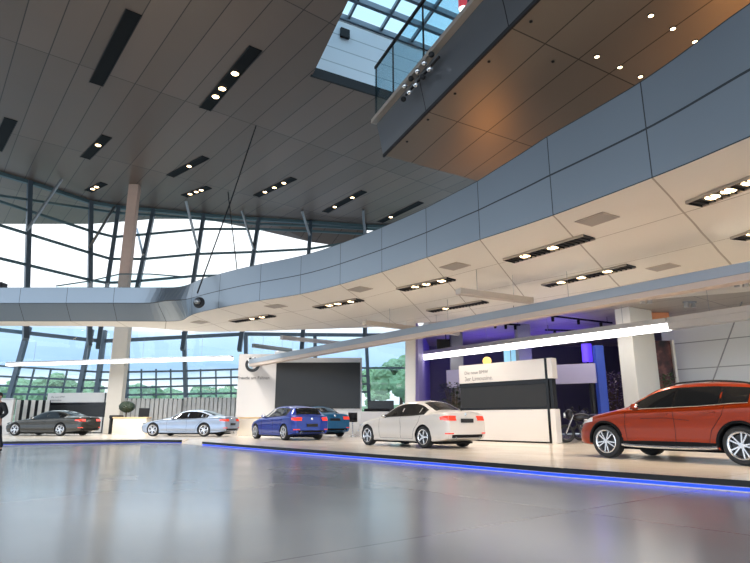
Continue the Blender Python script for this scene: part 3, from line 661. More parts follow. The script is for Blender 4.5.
c_ = aty(351, 425, 30.6); t = thing('bar_stool', 'black stool with rounded back standing before the video wall', 'stool', (c_.x+.1, 30.2, PT))
MB().lathe([(0, 0), (.24, 0), (.24, .02), (.03, .05), (.03, .72), (0, .72)], n=24).build('pedestal', M['chrome'], t, True)
MB().lathe([(0, .72), (.23, .72), (.26, .77), (.24, .82), (0, .83)], n=24).build('seat', M['dark2'], t, True)
MB().grid([[Vector((math.cos(a)*.25, math.sin(a)*.25, z)) for a in [PI*.1+i*PI*.8/10 for i in range(11)]] for z in (.8, .95, 1.1, 1.2)]).build('backrest', M['dark2'], t, True).modifiers.new('solid', 'SOLIDIFY').thickness = .04
c_ = aty(343, 428, 29.8); t = thing('podium', 'low bluish white podium right of the teal car', 'podium', (c_.x+1.55, 32.0, PT))
MB().box((0, 0, .12), (1.9, 1.4, .24)).build('body', M['white'], t, bevel=.02); MB().box((0, 0, .27), (1.7, 1.2, .06)).build('top', mat('ice blue top', (.6, .72, .88), .2), t, bevel=.01)
# white display walls and slatted screens
def slats(px0, px1, Y0, Y1, ptop, label, pitch=.3, m='whitewall'):
    a, b = aty(px0, ptop, Y0), aty(px1, ptop, Y1); zt = (a.z+b.z)/2; d = b-a; d.z = 0; ln = d.length; t = thing('slat_screen', label, 'slat screen', (a.x, a.y, PT), math.atan2(d.y, d.x))
    s_ = MB(); x = 0
    while x < ln: s_.box((x, 0, (zt-PT)/2), (pitch*(.5 if pitch > .35 else .78), .16 if pitch > .35 else .07, zt-PT), .35 if pitch > .35 else .1); x += pitch
    s_.build('slats', M[m], t); f_ = MB()
    for z in (.06, zt-PT-.06): f_.box((ln/2, .12, z), (ln, .06, .1))
    f_.build('rail', M['dark2'], t); MB().box((ln/2, .3, (zt-PT)/2), (ln, .04, zt-PT)).build('backing', M['dark2'] if pitch > .35 else mat('slat backing', (.4, .38, .36), .6), t)
slats(19, 50, 38.0, 38.6, 400, 'bright upright slat screen behind the grey car front', .42); slats(125, 183, 39.6, 40.2, 398.5, 'pale upright slat screen behind the beige counter and silver car', .3)
slats(185.5, 240, 40.7, 41, 397.5, 'pale upright slat screen beside the logo wall', .3)
a, b = aty(-40, 400, 34.5).x, aty(19, 400, 36.5); t = thing('display_wall', 'white display wall behind the grey car nose at the picture edge', 'display wall', ((a+b.x)/2, 36, PT))
MB().box((0, 0, (b.z-PT)/2), (b.x-a, .25, b.z-PT), .08).build('panel', M['white'], t, bevel=.02); MB().box((0, 0, b.z-PT+.05), (b.x-a, .3, .08), .08).build('cap', M['bar'], t)
# loudspeaker-like black box on the west mezzanine edge, glass rail
c_ = aty(1, 281, 27.2); tag(MB().box((c_.x-.3, 27.3, 7.0+.22), (.9, .5, .62)).build('loudspeaker', M['dark2'], bevel=.04), 'black box standing on the west mezzanine edge at the picture border', 'speaker')
gb = thing('glass_balustrade', 'low teal glass balustrade on the west mezzanine', 'balustrade', (-12, 28, 6.05))
gp = [aty(56, 286, 28.0), aty(90, 281, 28.2), aty(120, 274, 28.5), aty(150, 274, 28.6), aty(188, 277, 28.4)]
for a, b in zip(gp, gp[1:]): MB().grid([[Vector((a.x, a.y, 6.05)), Vector((b.x, b.y, 6.05))], [a, b]]).build('glass_panel', M['glassrail'], gb, world=True)
MB().tube(gp, .035, 6).build('handrail', M['steel2'], gb, world=True)
# shop odds and ends
c_ = aty(487, 361, 26.5); t = thing('globe_lamp', 'yellow glowing globe lamp above the large kiosk', 'lamp', (c_.x, 26.5, PT))
MB().ball((0, 0, c_.z-PT), .2, (1, 1, .95), 3).build('globe', emat('yellow globe', (1, .66, .14), 1.0), t, True); MB().tube([(0, 0, 0), (0, 0, c_.z-PT-.18)], .03, 8).build('pole', M['dark2'], t); MB().lathe([(0, 0), (.22, 0), (.22, .03), (0, .05)], n=24).build('foot', M['dark2'], t)
c_ = aty(514, 357, 28.5); t = thing('display_case', 'pale cyan lit display case behind the large kiosk top', 'display case', (c_.x, 28.5, PT))
MB().box((0, 0, c_.z-PT), (.95, .3, .85)).build('glass_box', emat('cyan case', (.25, .5, .65), .55), t, bevel=.01); MB().box((0, 0, (c_.z-PT-.42)/2), (.85, .3, c_.z-PT-.42)).build('pedestal', M['dark2'], t)
for q in (-.2, .2): MB().box((q, -.16, c_.z-PT), (.03, .02, .85)).build('glazing_bar', M['steel'], t)
c_ = aty(587, 353, 25.5); t = thing('column_lamp', 'violet glowing cylinder lamp left of the blue column', 'lamp', (c_.x, 25.5, PT))
MB().lathe([(0, c_.z-.55), (.22, c_.z-.55), (.22, c_.z+.25), (0, c_.z+.25)], n=24).build('shade', emat('violet lamp', (.12, .05, 1), .5), t, True); MB().tube([(0, 0, 0), (0, 0, c_.z-.5)], .04, 8).build('pole', M['dark2'], t)
c_ = aty(446, 346, 30.5); t = thing('wall_screen', 'small black screen hung high in the violet shop corner', 'screen', (c_.x, 30.5, c_.z))
MB().box((0, 0, 0), (1.0, .12, .72)).build('panel', M['blackgloss'], t, bevel=.01); MB().tube([(0, 0, .3), (0, 0, ZB-c_.z)], .03, 6).build('mount_pole', M['dark2'], t)
for k, (p0, p1, lb) in enumerate([((478, 322), (520, 325), 'black lamp track farthest back on the violet shop ceiling'), ((508, 311), (612, 323), 'long black lamp track across the violet shop ceiling'), ((545, 330), (608, 331), 'black lamp track nearest the pale column in the shop')]):
    a, b = atz(*p0, ZB-.25), atz(*p1, ZB-.25); t = thing('lamp_track', lb, 'lamp track', ((a+b)/2)-Vector((0, 0, .1)), group='lamp tracks in the violet shop')
    MB().obox(a, b, .07, .07).build('rail', M['dark'], t, world=True)
    for q in (.05, .95): p = lerp(a, b, q); MB().tube([p, p+Vector((0, 0, .25))], .012, 6).build('hanger', M['dark2'], t, world=True)
    for q in (.15, .4, .65, .88): p = lerp(a, b, q)-Vector((0, 0, .12)); MB().lathe([(0, -.11), (.06, -.11), (.07, .07), (0, .09)], p, n=14).build('lamp_head', M['dark'], t, True, True)
for (x, y), lb in (((646, 301), 'small pale spotlight pair on the tan ceiling by the pale column'), ((690, 305), 'small spotlight pair on the tan ceiling above the white panels'), ((741, 284), 'white spotlight pair on the tan ceiling at the picture edge')):
    c_ = atz(x, y, ZB-.14); t = thing('twin_spotlight', lb, 'spotlight', c_, group='twin spotlights on the tan ceiling'); MB().box(c_+Vector((0, 0, .11)), (.5, .12, .06)).build('base', M['rod'], t, world=True)
    for s_ in (-.14, .14): MB().lathe([(0, -.1), (.09, -.1), (.07, .1), (0, .1)], c_+Vector((s_, 0, 0)), n=16).build('lamp_head', M['bar'], t, True, True)
# ---------------------------------------------------------------- cars
def pchip(pts):
    X = [p[0] for p in pts]; Y = [p[1] for p in pts]; n = len(X)
    h_ = [X[i+1]-X[i] for i in range(n-1)]; s_ = [(Y[i+1]-Y[i])/h_[i] for i in range(n-1)]; d = [0]*n
    d[0], d[-1] = s_[0], s_[-1]
    for i in range(1, n-1):
        if s_[i-1]*s_[i] > 0:
            w1, w2 = 2*h_[i]+h_[i-1], h_[i]+2*h_[i-1]; d[i] = (w1+w2)/(w1/s_[i-1]+w2/s_[i])
    def f(x):
        if x <= X[0]: return Y[0]
        if x >= X[-1]: return Y[-1]
        i = max(k for k in range(n-1) if X[k] <= x); t = (x-X[i])/h_[i]
        return (Y[i]*(1+2*t)*(1-t)**2+h_[i]*d[i]*t*(1-t)**2+Y[i+1]*t*t*(3-2*t)+h_[i]*d[i+1]*t*t*(t-1))
    return f
def sstep(a, b, x):
    t = max(0, min(1, (x-a)/(b-a))); return t*t*(3-2*t)
class Car:
    def __init__(s, S):
        s.S = S; s.L = S['L']; s.zt, s.belt, s.hw, s.wt, s.zb = [pchip(S[k]) for k in ('zt', 'belt', 'hw', 'wt', 'zb')]; s.cache = {}
    def sec(s, d):
        k = round(d, 4)
        if k in s.cache: return s.cache[k]
        zt, b, hw, wt, zb = s.zt(d), s.belt(d), s.hw(d), s.wt(d), s.zb(d); g = max(0, zt-b); wt = min(wt, hw*.93)
        e1 = min(.085, .5*g); zm = b-.09; zm2 = zm-(zm-.42)*.55
        P = [(0, zt), (wt*.55, zt-e1*.18), (wt*.88, zt-e1*.55), (wt, zt-e1), (lerp(wt, hw*.955, .55), lerp(zt-e1, b, .52)), (hw*.955, b), (hw*.992, b-.06), (hw, zm-.06), (hw*.985, zm2), (hw*.995, .40), (hw*.965, .29), (hw*.93, zb), (hw*.6, zb-.015), (0, zb-.015)]
        V = [Vector((0, *p)) for p in P]
        if zm2 < .44: V[8].z = (V[7].z+V[9].z)/2
        out = [v for v in crom(V, 4)]
        s.cache[k] = (out, zt-e1, b); return s.cache[k]
    def M(s, d, y, z):
        L_ = s.L; x = L_/2-d
        kr = sstep(L_-.55, L_, d); kf = 1-sstep(0, .5, d); S = s.S
        x += kr*(max(0, z-.72)*S.get('rt', .32)+max(0, .45-z)*.35)
        x -= kf*(max(0, z-.52)*S.get('ft', .45)+max(0, .36-z)*.4)
        return Vector((x, y, z))
    def W(s, d, z):
        o = s.sec(d)[0]
        for i in range(8, len(o)-1):
            a, b = o[i], o[i+1]
            if a.z >= z >= b.z and a.z > b.z: return a.y+(b.y-a.y)*(a.z-z)/(a.z-b.z)
        return s.hw(d)
    def top(s, d, y):
        o = s.sec(d)[0]
        for i in range(len(o)-1):
            a, b = o[i], o[i+1]
            if a.y <= y <= b.y and b.y > a.y: return a.z+(b.z-a.z)*(y-a.y)/(b.y-a.y)
        return s.zt(d)
def wheel_meshes(r, w_, rim, spokes, twin):
    """tyre, rim, disc prototypes around the Y axis; outer face at -Y"""
    t = MB().lathe([(rim, -w_/2+.01), (rim+.02, -w_/2), (r-.03, -w_/2+.004), (r-.005, -w_/2+.03), (r, 0), (r-.005, w_/2-.03), (r-.03, w_/2-.004), (rim+.02, w_/2), (rim, w_/2-.01)], axis='Y', n=40, close=True)
    q = MB().lathe([(rim+.004, -w_/2+.004), (rim-.012, -w_/2-.002), (rim-.03, -w_/2+.012), (rim-.04, w_/2-.02), (rim, w_/2-.01)], axis='Y', n=40, cap=False)
    y0 = -w_/2+.012
    for k in range(spokes):
        for s_ in ((-1, 1) if twin else (0,)):
            a0 = 2*PI*k/spokes; a1 = a0+s_*.2
            p0 = Vector((math.cos(a0+s_*.16)*rim*.18, y0+.008, math.sin(a0+s_*.16)*rim*.18)); p1 = Vector((math.cos(a1)*(rim-.022), y0+.004, math.sin(a1)*(rim-.022)))
            q.obox(p0, p1, .026 if twin else .05, .03, Vector((0, 1, 0)))
    q.lathe([(0, y0-.012), (rim*.2, y0-.012), (rim*.24, y0+.01), (rim*.24, y0+.05), (0, y0+.05)], axis='Y', n=24)
    b = MB().lathe([(0, y0+.075), (rim-.05, y0+.075), (rim-.05, y0+.09), (0, y0+.09)], axis='Y', n=32)
    return t, q, b
def build_car(S, label, cx, cy, heading, paint, sc=1.0, name='car'):
    K = Car(S); L_ = K.L
    t = thing(name, label, 'car', (cx, cy, PT), heading); t.scale = (sc, sc, sc)
    ds = [0, .012, .035, .07]+[.11+(L_-.22)*i/84 for i in range(85)]+[L_-.07, L_-.035, L_-.012, L_]
    rows = []
    for d in ds:
        o = K.sec(d)[0]; rows.append([K.M(d, p.y, p.z) for p in o]+[K.M(d, -p.y, p.z) for p in o[-2:0:-1]])
    b = MB(); V = [[b.bm.verts.new(p) for p in r_] for r_ in rows]; n = len(V[0])
    for i in range(len(V)-1):
        for j in range(n): b.bm.faces.new((V[i][j], V[i][(j+1) % n], V[i+1][(j+1) % n], V[i+1][j]))
    b.bm.faces.new(V[0]); b.bm.faces.new(V[-1][::-1])
    body = b.build('body', [paint, M['dark']], t, True)
    ct = MB(); R, wr = S['arch'], S['wr']
    for d in S['axles']:
        for s_ in (1, -1):
            hw = S['trk']; ct.lathe([(0, s_*(hw-.2)), (R, s_*(hw-.2)), (R, s_*(hw+.4)), (0, s_*(hw+.4))], (L_/2-d, 0, wr), 'Y', 48)
    cut = ct.build('cutter', [paint, M['dark']], t)
    for p in cut.data.polygons: p.material_index = 1
    md = body.modifiers.new('arches', 'BOOLEAN'); md.object = cut; md.operation = 'DIFFERENCE'; md.solver = 'EXACT'
    bpy.context.view_layer.update()
    me = bpy.data.meshes.new_from_object(body.evaluated_get(bpy.context.evaluated_depsgraph_get()))
    body.modifiers.clear(); body.data = me; bpy.data.objects.remove(cut)
    for p in me.polygons: p.use_smooth = True
    me.set_sharp_from_angle(angle=math.radians(32))
    def side(f, s_=1, eps=.005):            # patch on the flank from (d, z)
        return lambda d, z: K.M(d, s_*(K.W(d, z)+eps), z)
    P3 = lambda d, y, e_=.006: K.M(d, y, K.top(d, abs(y))+e_)
    gl = S.get('glassm', M['tinted'])
    # windscreen and rear window
    for nm, (d0, d1), k_ in (('windscreen', S['ws'], .93), ('rear_window', S['rw'], .9)):
        rr = [[P3(lerp(d0, d1, i/14), K.wt(lerp(d0, d1, i/14))*k_*(j/8-1)) for j in range(17)] for i in range(15)]
        MB().grid(rr).build(nm, gl, t, True, fixn=True)
    # side windows
    for s_ in (1, -1):
        tl = []; bl = []; rr = [[], []]; d0, d1 = S['dlo'][0][0], S['dlo'][-1][1]
        for i in range(41):
            d = lerp(d0, d1, i/40); o, ze, b_ = K.sec(d); lo = b_+.01; hi = max(lo+.006, ze-.02)
            for q in (0, 1): z = (lo, hi)[q]; rr[q].append(K.M(d, s_*(K.W(d, z)+.007), z))
        MB().grid(rr).build('pillar_trim', M['blackgloss'], t, True)
        for d0, d1 in S['dlo']:
            rr = [[], [], [], []]
            for i in range(15):
                d = lerp(d0, d1, i/14); o, ze, b_ = K.sec(d); lo = b_+.018; hi = max(lo+.004, ze-.028)
                for q in range(4): z = lerp(lo, hi, q/3); rr[q].append(K.M(d, s_*(K.W(d, z)+.011), z))
            MB().grid(rr).build('side_window', gl, t, True); bl += rr[0]; tl += rr[3]
        MB().tube([p+Vector((0, s_*.002, -.004)) for p in bl], .009, 6).build('window_trim', S.get('trimm', M['dark2']), t, True)
        # door seams, handles
        sm_ = MB()
        for line in S['seams']:
            pts = []
            for (d0, z0), (d1, z1) in zip(line, line[1:]): pts += [(lerp(d0, d1, i/6), lerp(z0, z1, i/6)) for i in range(6)]
            pts.append(line[-1]); sm_.tube([K.M(d, s_*(K.W(d, z)+.0005), z) for d, z in pts], .0045, 5)
        sm_.build('door_seam', M['dark'], t)
        for d, z in S['handles']:
            MB().obox(K.M(d-.09, s_*(K.W(d, z)+.022), z), K.M(d+.09, s_*(K.W(d, z)+.022), z+.004), .03, .03).build('door_handle', S.get('handlem', paint), t, bevel=.008)
        # mirror
        d, z = S['mirror']; c = K.M(d, s_*(K.W(d, z)+.11), z+.03); mi = MB().ball(c, .1, (.72, 1.0, .66), 3).build('side_mirror', paint, t, True)
        MB().obox(K.M(d, s_*(K.W(d, z)-.01), z-.03), c+Vector((0, 0, -.03)), .06, .03).build('mirror_arm', M['dark2'], mi)
        MB().ball(c+Vector((-.045, 0, 0)), .08, (.5, .95, .6), 2).build('mirror_glass', M['chrome'], mi, True)
        # lamps wrapped round the corners
        def wrap(end, a, b2, zlo, zhi, nm, m, eps=.007, nz_=4):
            rr = []
            for q in range(nz_+1):
                row = []
                for i in range(15):
                    u = lerp(-a, b2, i/14); z = lerp(zlo(u), zhi(u), q/nz_)
                    if u < 0: d = L_+u if end == 'r' else -u; p = K.M(d, s_*(K.W(d, z)+eps), z)
                    else:
                        d = L_ if end == 'r' else 0; y = max(.01, K.W(d, z)-u); p = K.M(d, s_*y, z); p.x += -eps if end == 'r' else eps
                    if abs(u) < .05 and end == 'r': p.x -= eps*.6
                    row.append(p)
                rr.append(row)
            return MB().grid(rr).build(nm, m, t, True)
        a, b2, z0, z1 = S['tail']; wrap('r', a, b2, lambda u: lerp(z0+.04*(u < -a*.5), z0, .5), lambda u: z1-.03*max(0, -u/a), 'tail_light', M['lamp_red'])
        a, b2, z0, z1 = S['head']; wrap('f', a, b2, lambda u: z0+.06*max(0, -u/a), lambda u: z1+.05*max(0, -u/a), 'headlight', M['headlight'])
        wrap('r', .12, .16, lambda u: .42, lambda u: .455, 'rear_reflector', M['lamp_red'])
        if S.get('clad'):
            for d in S['axles']:
                MB().tube([K.M(d+math.cos(a)*(R+.02), s_*(K.W(min(max(d+math.cos(a)*(R+.02), .02), L_-.02), max(.3, wr+math.sin(a)*(R+.02)))+.004), wr+math.sin(a)*(R+.02)) for a in [PI*(-.03+1.06*i/24) for i in range(25)]], .026, 8).build('arch_cladding', M['dark'], t, True)
            d0, d1 = S['axles'][0]+R+.02, S['axles'][1]-R-.02
            MB().obox(K.M(d0, s_*(K.W(2, .31)-.0), .32), K.M(d1, s_*(K.W(2, .31)-.0), .32), .05, .13).build('sill_cladding', M['dark'], t, bevel=.02)
            MB().tube([K.M(lerp(d0, d1, i/12), s_*(K.W(2, .3)+.045), .265-.03*math.sin(PI*i/12)**.5+.03) for i in range(13)], .032, 8).build('sill_strip', M['alloy'], t, True)
            rr = [K.M(d, s_*K.wt(d)*.9, K.top(d, K.wt(d)*.9)+.05*math.sin(PI*i/14)**.35) for i, d in [(i, lerp(S['ws'][1]+.15, S['rw'][0]-.1, i/14)) for i in range(15)]]
            MB().tube(rr, .018, 8).build('roof_rail', M['dark2'], t, True)
    # rear furniture: valance, plate, badge, exhaust
    rr = [[K.M(L_, y, z)+Vector((-.006, 0, 0)) for y in [K.W(L_, z)*.86*(j/6-1) for j in range(13)]] for z in (S['zb'][-1][1]+.01, .36, .4)]
    MB().grid(rr).build('rear_valance', M['dark'], t, True)
    pz_ = S['plate']; c = K.M(L_, 0, pz_); MB().box((c.x-.012, 0, pz_), (.02, .52, .115)).build('number_plate', S.get('platem', M['dark2']), t, bevel=.004)
    c = K.M(L_, 0, S['badge']); bo = MB().lathe([(0, 0), (.045, 0), (.045, .012), (0, .014)], (0, 0, 0), 'Z', 24).build('badge', M['chrome'], t, True); bo.location = (c.x-.002, 0, c.z); bo.rotation_euler = (0, -PI/2, 0)
    for y in S['pipes']:
        c = K.M(L_, y, .31); bo = MB().lathe([(.038, 0), (.042, 0), (.042, .12), (.038, .12)], (0, 0, 0), 'Z', 20, True).build('exhaust_tip', M['chrome'], t, True); bo.location = (c.x+.08, y, .31); bo.rotation_euler = (0, -PI/2, 0)
    # nose: twin grille, lower intake
    for s_ in (1, -1):
        rr = [[K.M(0, s_*y, z)+Vector((.008, 0, 0)) for y in (.03, .12, .21)] for z in (.5, .56, .62)]; MB().grid(rr).build('grille', M['dark'], t, True)
    rr = [[K.M(0, y, z)+Vector((.008, 0, 0)) for y in (-.45, -.2, 0, .2, .45)] for z in (.27, .38)]; MB().grid(rr).build('front_intake', M['dark'], t, True)
    MB().obox(K.M(.5, 0, S['zb'][2][1]-.03), K.M(L_-.4, 0, S['zb'][2][1]-.03), S['hw'][4][1]*1.35, .06).build('underbody', M['dark'], t)
    # wheels
    T, Q, B = wheel_meshes(wr, .225, S['rim'], S['spokes'], S['twin']); proto = None
    for d in S['axles']:
        for s_ in (1, -1):
            if proto is None:
                w_ = T.build('wheel', M['rubber'], t, True); Q.build('rim', S.get('rimm', M['alloy']), w_, True); B.build('brake_disc', M['alloydark'], w_, True); proto = w_
            else:
                w_ = proto.copy(); C.objects.link(w_); w_.parent = t
                for ch in proto.children: c_ = ch.copy(); C.objects.link(c_); c_.parent = w_
            w_.location = (L_/2-d, s_*(S['trk']-.1), wr); w_.rotation_euler = (0, .35*d, 0 if s_ < 0 else PI)
    return t
SEDAN = dict(L=4.62, arch=.365, wr=.325, trk=.885, rim=.225, spokes=5, twin=True, axles=(.80, 3.61), pipes=(.5, -.5),
    zt=[(0, .60), (.08, .68), (.35, .785), (.8, .87), (1.38, .965), (1.75, 1.17), (2.15, 1.355), (2.6, 1.425), (2.95, 1.425), (3.3, 1.375), (3.65, 1.235), (3.98, 1.105), (4.3, 1.085), (4.56, 1.065), (4.62, 1.03)],
    belt=[(0, .53), (.08, .60), (.35, .70), (.8, .80), (1.38, .89), (2.2, .915), (3.1, .94), (3.7, .975), (4.1, 1.0), (4.5, .99), (4.62, .96)],
    hw=[(0, .62), (.07, .72), (.25, .82), (.55, .875), (.9, .905), (2.3, .9), (3.7, .905), (4.15, .885), (4.4, .85), (4.56, .79), (4.62, .74)],
    wt=[(0, .5), (.3, .66), (1.2, .73), (1.45, .72), (2.1, .58), (2.6, .555), (3.1, .56), (3.9, .64), (4.2, .72), (4.5, .72), (4.62, .66)],
    zb=[(0, .24), (.3, .2), (.9, .185), (3.7, .195), (4.3, .23), (4.62, .30)],
    ws=(1.47, 2.12), rw=(3.28, 3.9), dlo=[(1.62, 2.52), (2.58, 3.38), (3.42, 3.66)],
    seams=[[(1.5, .88), (1.45, .6), (1.5, .28)], [(2.55, .92), (2.56, .6), (2.56, .27)], [(3.5, .95), (3.45, .8), (3.2, .55), (3.12, .27)], [(1.5, .27), (3.12, .27)]],
    handles=[(2.38, .80), (3.3, .83)], mirror=(1.78, .93), tail=(.26, .30, .80, .94), head=(.5, .3, .60, .68), plate=.80, badge=.98)
def variant(base, **k): q = dict(base); q.update(k); return q
HATCH = variant(SEDAN, L=4.32, axles=(.78, 3.47), trk=.87, wr=.32, arch=.36,
    zt=[(0, .60), (.08, .69), (.35, .80), (.8, .885), (1.3, .98), (1.7, 1.2), (2.05, 1.35), (2.5, 1.42), (3.0, 1.415), (3.5, 1.37), (3.78, 1.32), (3.95, 1.2), (4.12, 1.03), (4.25, .98), (4.32, .93)],
    belt=[(0, .53), (.08, .60), (.35, .71), (.8, .81), (1.3, .9), (2.2, .93), (3.1, .96), (3.6, .985), (3.95, .98), (4.25, .94), (4.32, .88)],
    hw=[(0, .6), (.07, .70), (.25, .80), (.55, .855), (.9, .885), (2.3, .875), (3.4, .885), (3.85, .87), (4.1, .84), (4.26, .78), (4.32, .73)],
    wt=[(0, .5), (.3, .66), (1.2, .71), (1.4, .69), (2.05, .57), (2.5, .55), (3.4, .56), (3.8, .58), (4.12, .66), (4.25, .68), (4.32, .64)],
    zb=[(0, .24), (.3, .2), (.9, .185), (3.4, .195), (4.0, .23), (4.32, .30)],
    ws=(1.38, 2.02), rw=(3.8, 4.11), dlo=[(1.52, 2.42), (2.48, 3.2), (3.25, 3.6)],
    seams=[[(1.42, .88), (1.38, .6), (1.42, .28)], [(2.45, .93), (2.46, .6), (2.46, .27)], [(3.35, .96), (3.3, .8), (3.08, .55), (3.0, .27)], [(1.42, .27), (3.0, .27)]],
    handles=[(2.28, .81), (3.15, .84)], mirror=(1.68, .94), tail=(.22, .24, .78, .92), plate=.60, badge=.86)
SUV = variant(SEDAN, L=4.46, axles=(.83, 3.59), trk=.89, wr=.345, arch=.39, rim=.245, clad=True, pipes=(.5,), trimm=M['chrome'],
    zt=[(0, .70), (.08, .79), (.35, .91), (.8, .99), (1.22, 1.075), (1.6, 1.28), (1.98, 1.455), (2.4, 1.525), (2.9, 1.53), (3.5, 1.495), (3.85, 1.45), (4.05, 1.32), (4.25, 1.1), (4.4, 1.04), (4.46, .97)],
    belt=[(0, .62), (.08, .70), (.35, .82), (.8, .91), (1.22, .985), (2.2, 1.015), (3.1, 1.045), (3.6, 1.075), (4.05, 1.08), (4.35, 1.0), (4.46, .92)],
    hw=[(0, .62), (.07, .72), (.25, .82), (.55, .875), (.9, .905), (2.3, .895), (3.5, .905), (3.95, .89), (4.2, .86), (4.4, .80), (4.46, .75)],
    wt=[(0, .52), (.3, .68), (1.1, .74), (1.35, .72), (1.98, .6), (2.5, .585), (3.5, .59), (3.9, .61), (4.25, .68), (4.4, .7), (4.46, .66)],
    zb=[(0, .3), (.3, .27), (.9, .25), (3.5, .25), (4.1, .29), (4.46, .36)],
    ws=(1.3, 1.95), rw=(3.9, 4.24), dlo=[(1.44, 2.36), (2.42, 3.25), (3.3, 3.78)],
    seams=[[(1.36, .96), (1.32, .65), (1.36, .36)], [(2.39, 1.0), (2.4, .65), (2.4, .36)], [(3.38, 1.04), (3.32, .88), (3.1, .6), (3.04, .36)], [(1.36, .36), (3.04, .36)], [(1.7, .82), (2.2, .83), (2.7, .78)]],
    handles=[(2.2, .90), (3.12, .93)], mirror=(1.62, 1.03), tail=(.26, .3, .86, 1.0), head=(.52, .3, .70, .80), plate=.78, badge=.98)
COUPE = variant(SEDAN, L=5.0, axles=(.86, 3.83), trk=.92, wr=.34, arch=.38, rim=.245,
    zt=[(0, .58), (.08, .66), (.4, .765), (.9, .85), (1.55, .945), (1.95, 1.14), (2.35, 1.31), (2.8, 1.375), (3.15, 1.372), (3.55, 1.315), (3.95, 1.195), (4.35, 1.06), (4.7, 1.035), (4.94, 1.02), (5.0, .98)],
    belt=[(0, .51), (.08, .58), (.4, .68), (.9, .78), (1.55, .87), (2.4, .89), (3.3, .915), (4.0, .95), (4.4, .965), (4.85, .95), (5.0, .91)],
    hw=[(0, .64), (.07, .74), (.25, .84), (.6, .905), (.95, .94), (2.5, .93), (3.9, .94), (4.45, .915), (4.75, .87), (4.94, .8), (5.0, .75)],
    wt=[(0, .5), (.3, .68), (1.4, .76), (1.6, .75), (2.3, .6), (2.8, .565), (3.4, .56), (4.2, .66), (4.6, .74), (4.9, .74), (5.0, .68)],
    zb=[(0, .22), (.3, .18), (.95, .17), (4.0, .18), (4.6, .22), (5.0, .29)],
    ws=(1.66, 2.32), rw=(3.5, 4.25), dlo=[(1.82, 2.78), (2.84, 3.6), (3.64, 3.98)],
    seams=[[(1.7, .86), (1.65, .6), (1.7, .27)], [(2.81, .89), (2.82, .6), (2.82, .26)], [(3.75, .93), (3.7, .8), (3.4, .55), (3.32, .26)], [(1.7, .26), (3.32, .26)]],
    handles=[(2.62, .77), (3.55, .81)], mirror=(1.98, .91), tail=(.3, .34, .77, .89), plate=.62, badge=.94)
def paint(name, col, metal=.35, rough=.28):
    return mat(name, col, rough, metal, coat=.6, spec=.1)
R_ = math.radians
build_car(SUV, 'orange red suv with silver sill strip and multi spoke wheels by the pale column', 6.52, 12.15, R_(123), paint('orange metallic', (.27, .026, .002), .3), name='suv')
build_car(variant(SEDAN, twin=False), 'white four door sedan showing its rear before the large kiosk', 1.32, 18.75, R_(127), paint('pearl white', (.62, .575, .53), 0, .3), .975)
build_car(HATCH, 'bright blue hatchback with rear toward the hall before the video wall', -3.85, 25.8, R_(126.5), paint('royal blue', (.01, .036, .27), .35))
build_car(SEDAN, 'teal blue car half hidden behind the bright blue hatchback', -3.2, 30.5, R_(122), paint('teal blue', (.02, .13, .27), .35), 1.05)
build_car(COUPE, 'silver blue sedan side on at the end of the west platform', -9.75, 31.0, R_(167), paint('silver blue', (.29, .35, .45), .5), .98)
build_car(COUPE, 'dark grey sedan on the west platform beside the white display wall', -17.7, 32.3, R_(166), paint('olive grey', (.05, .048, .042), .5), .98)
build_car(variant(SEDAN, glassm=M['tinted']), 'black car mostly hidden behind the front of the silver blue sedan', -11.1, 35.9, R_(172), paint('black paint', (.012, .012, .014), 0))
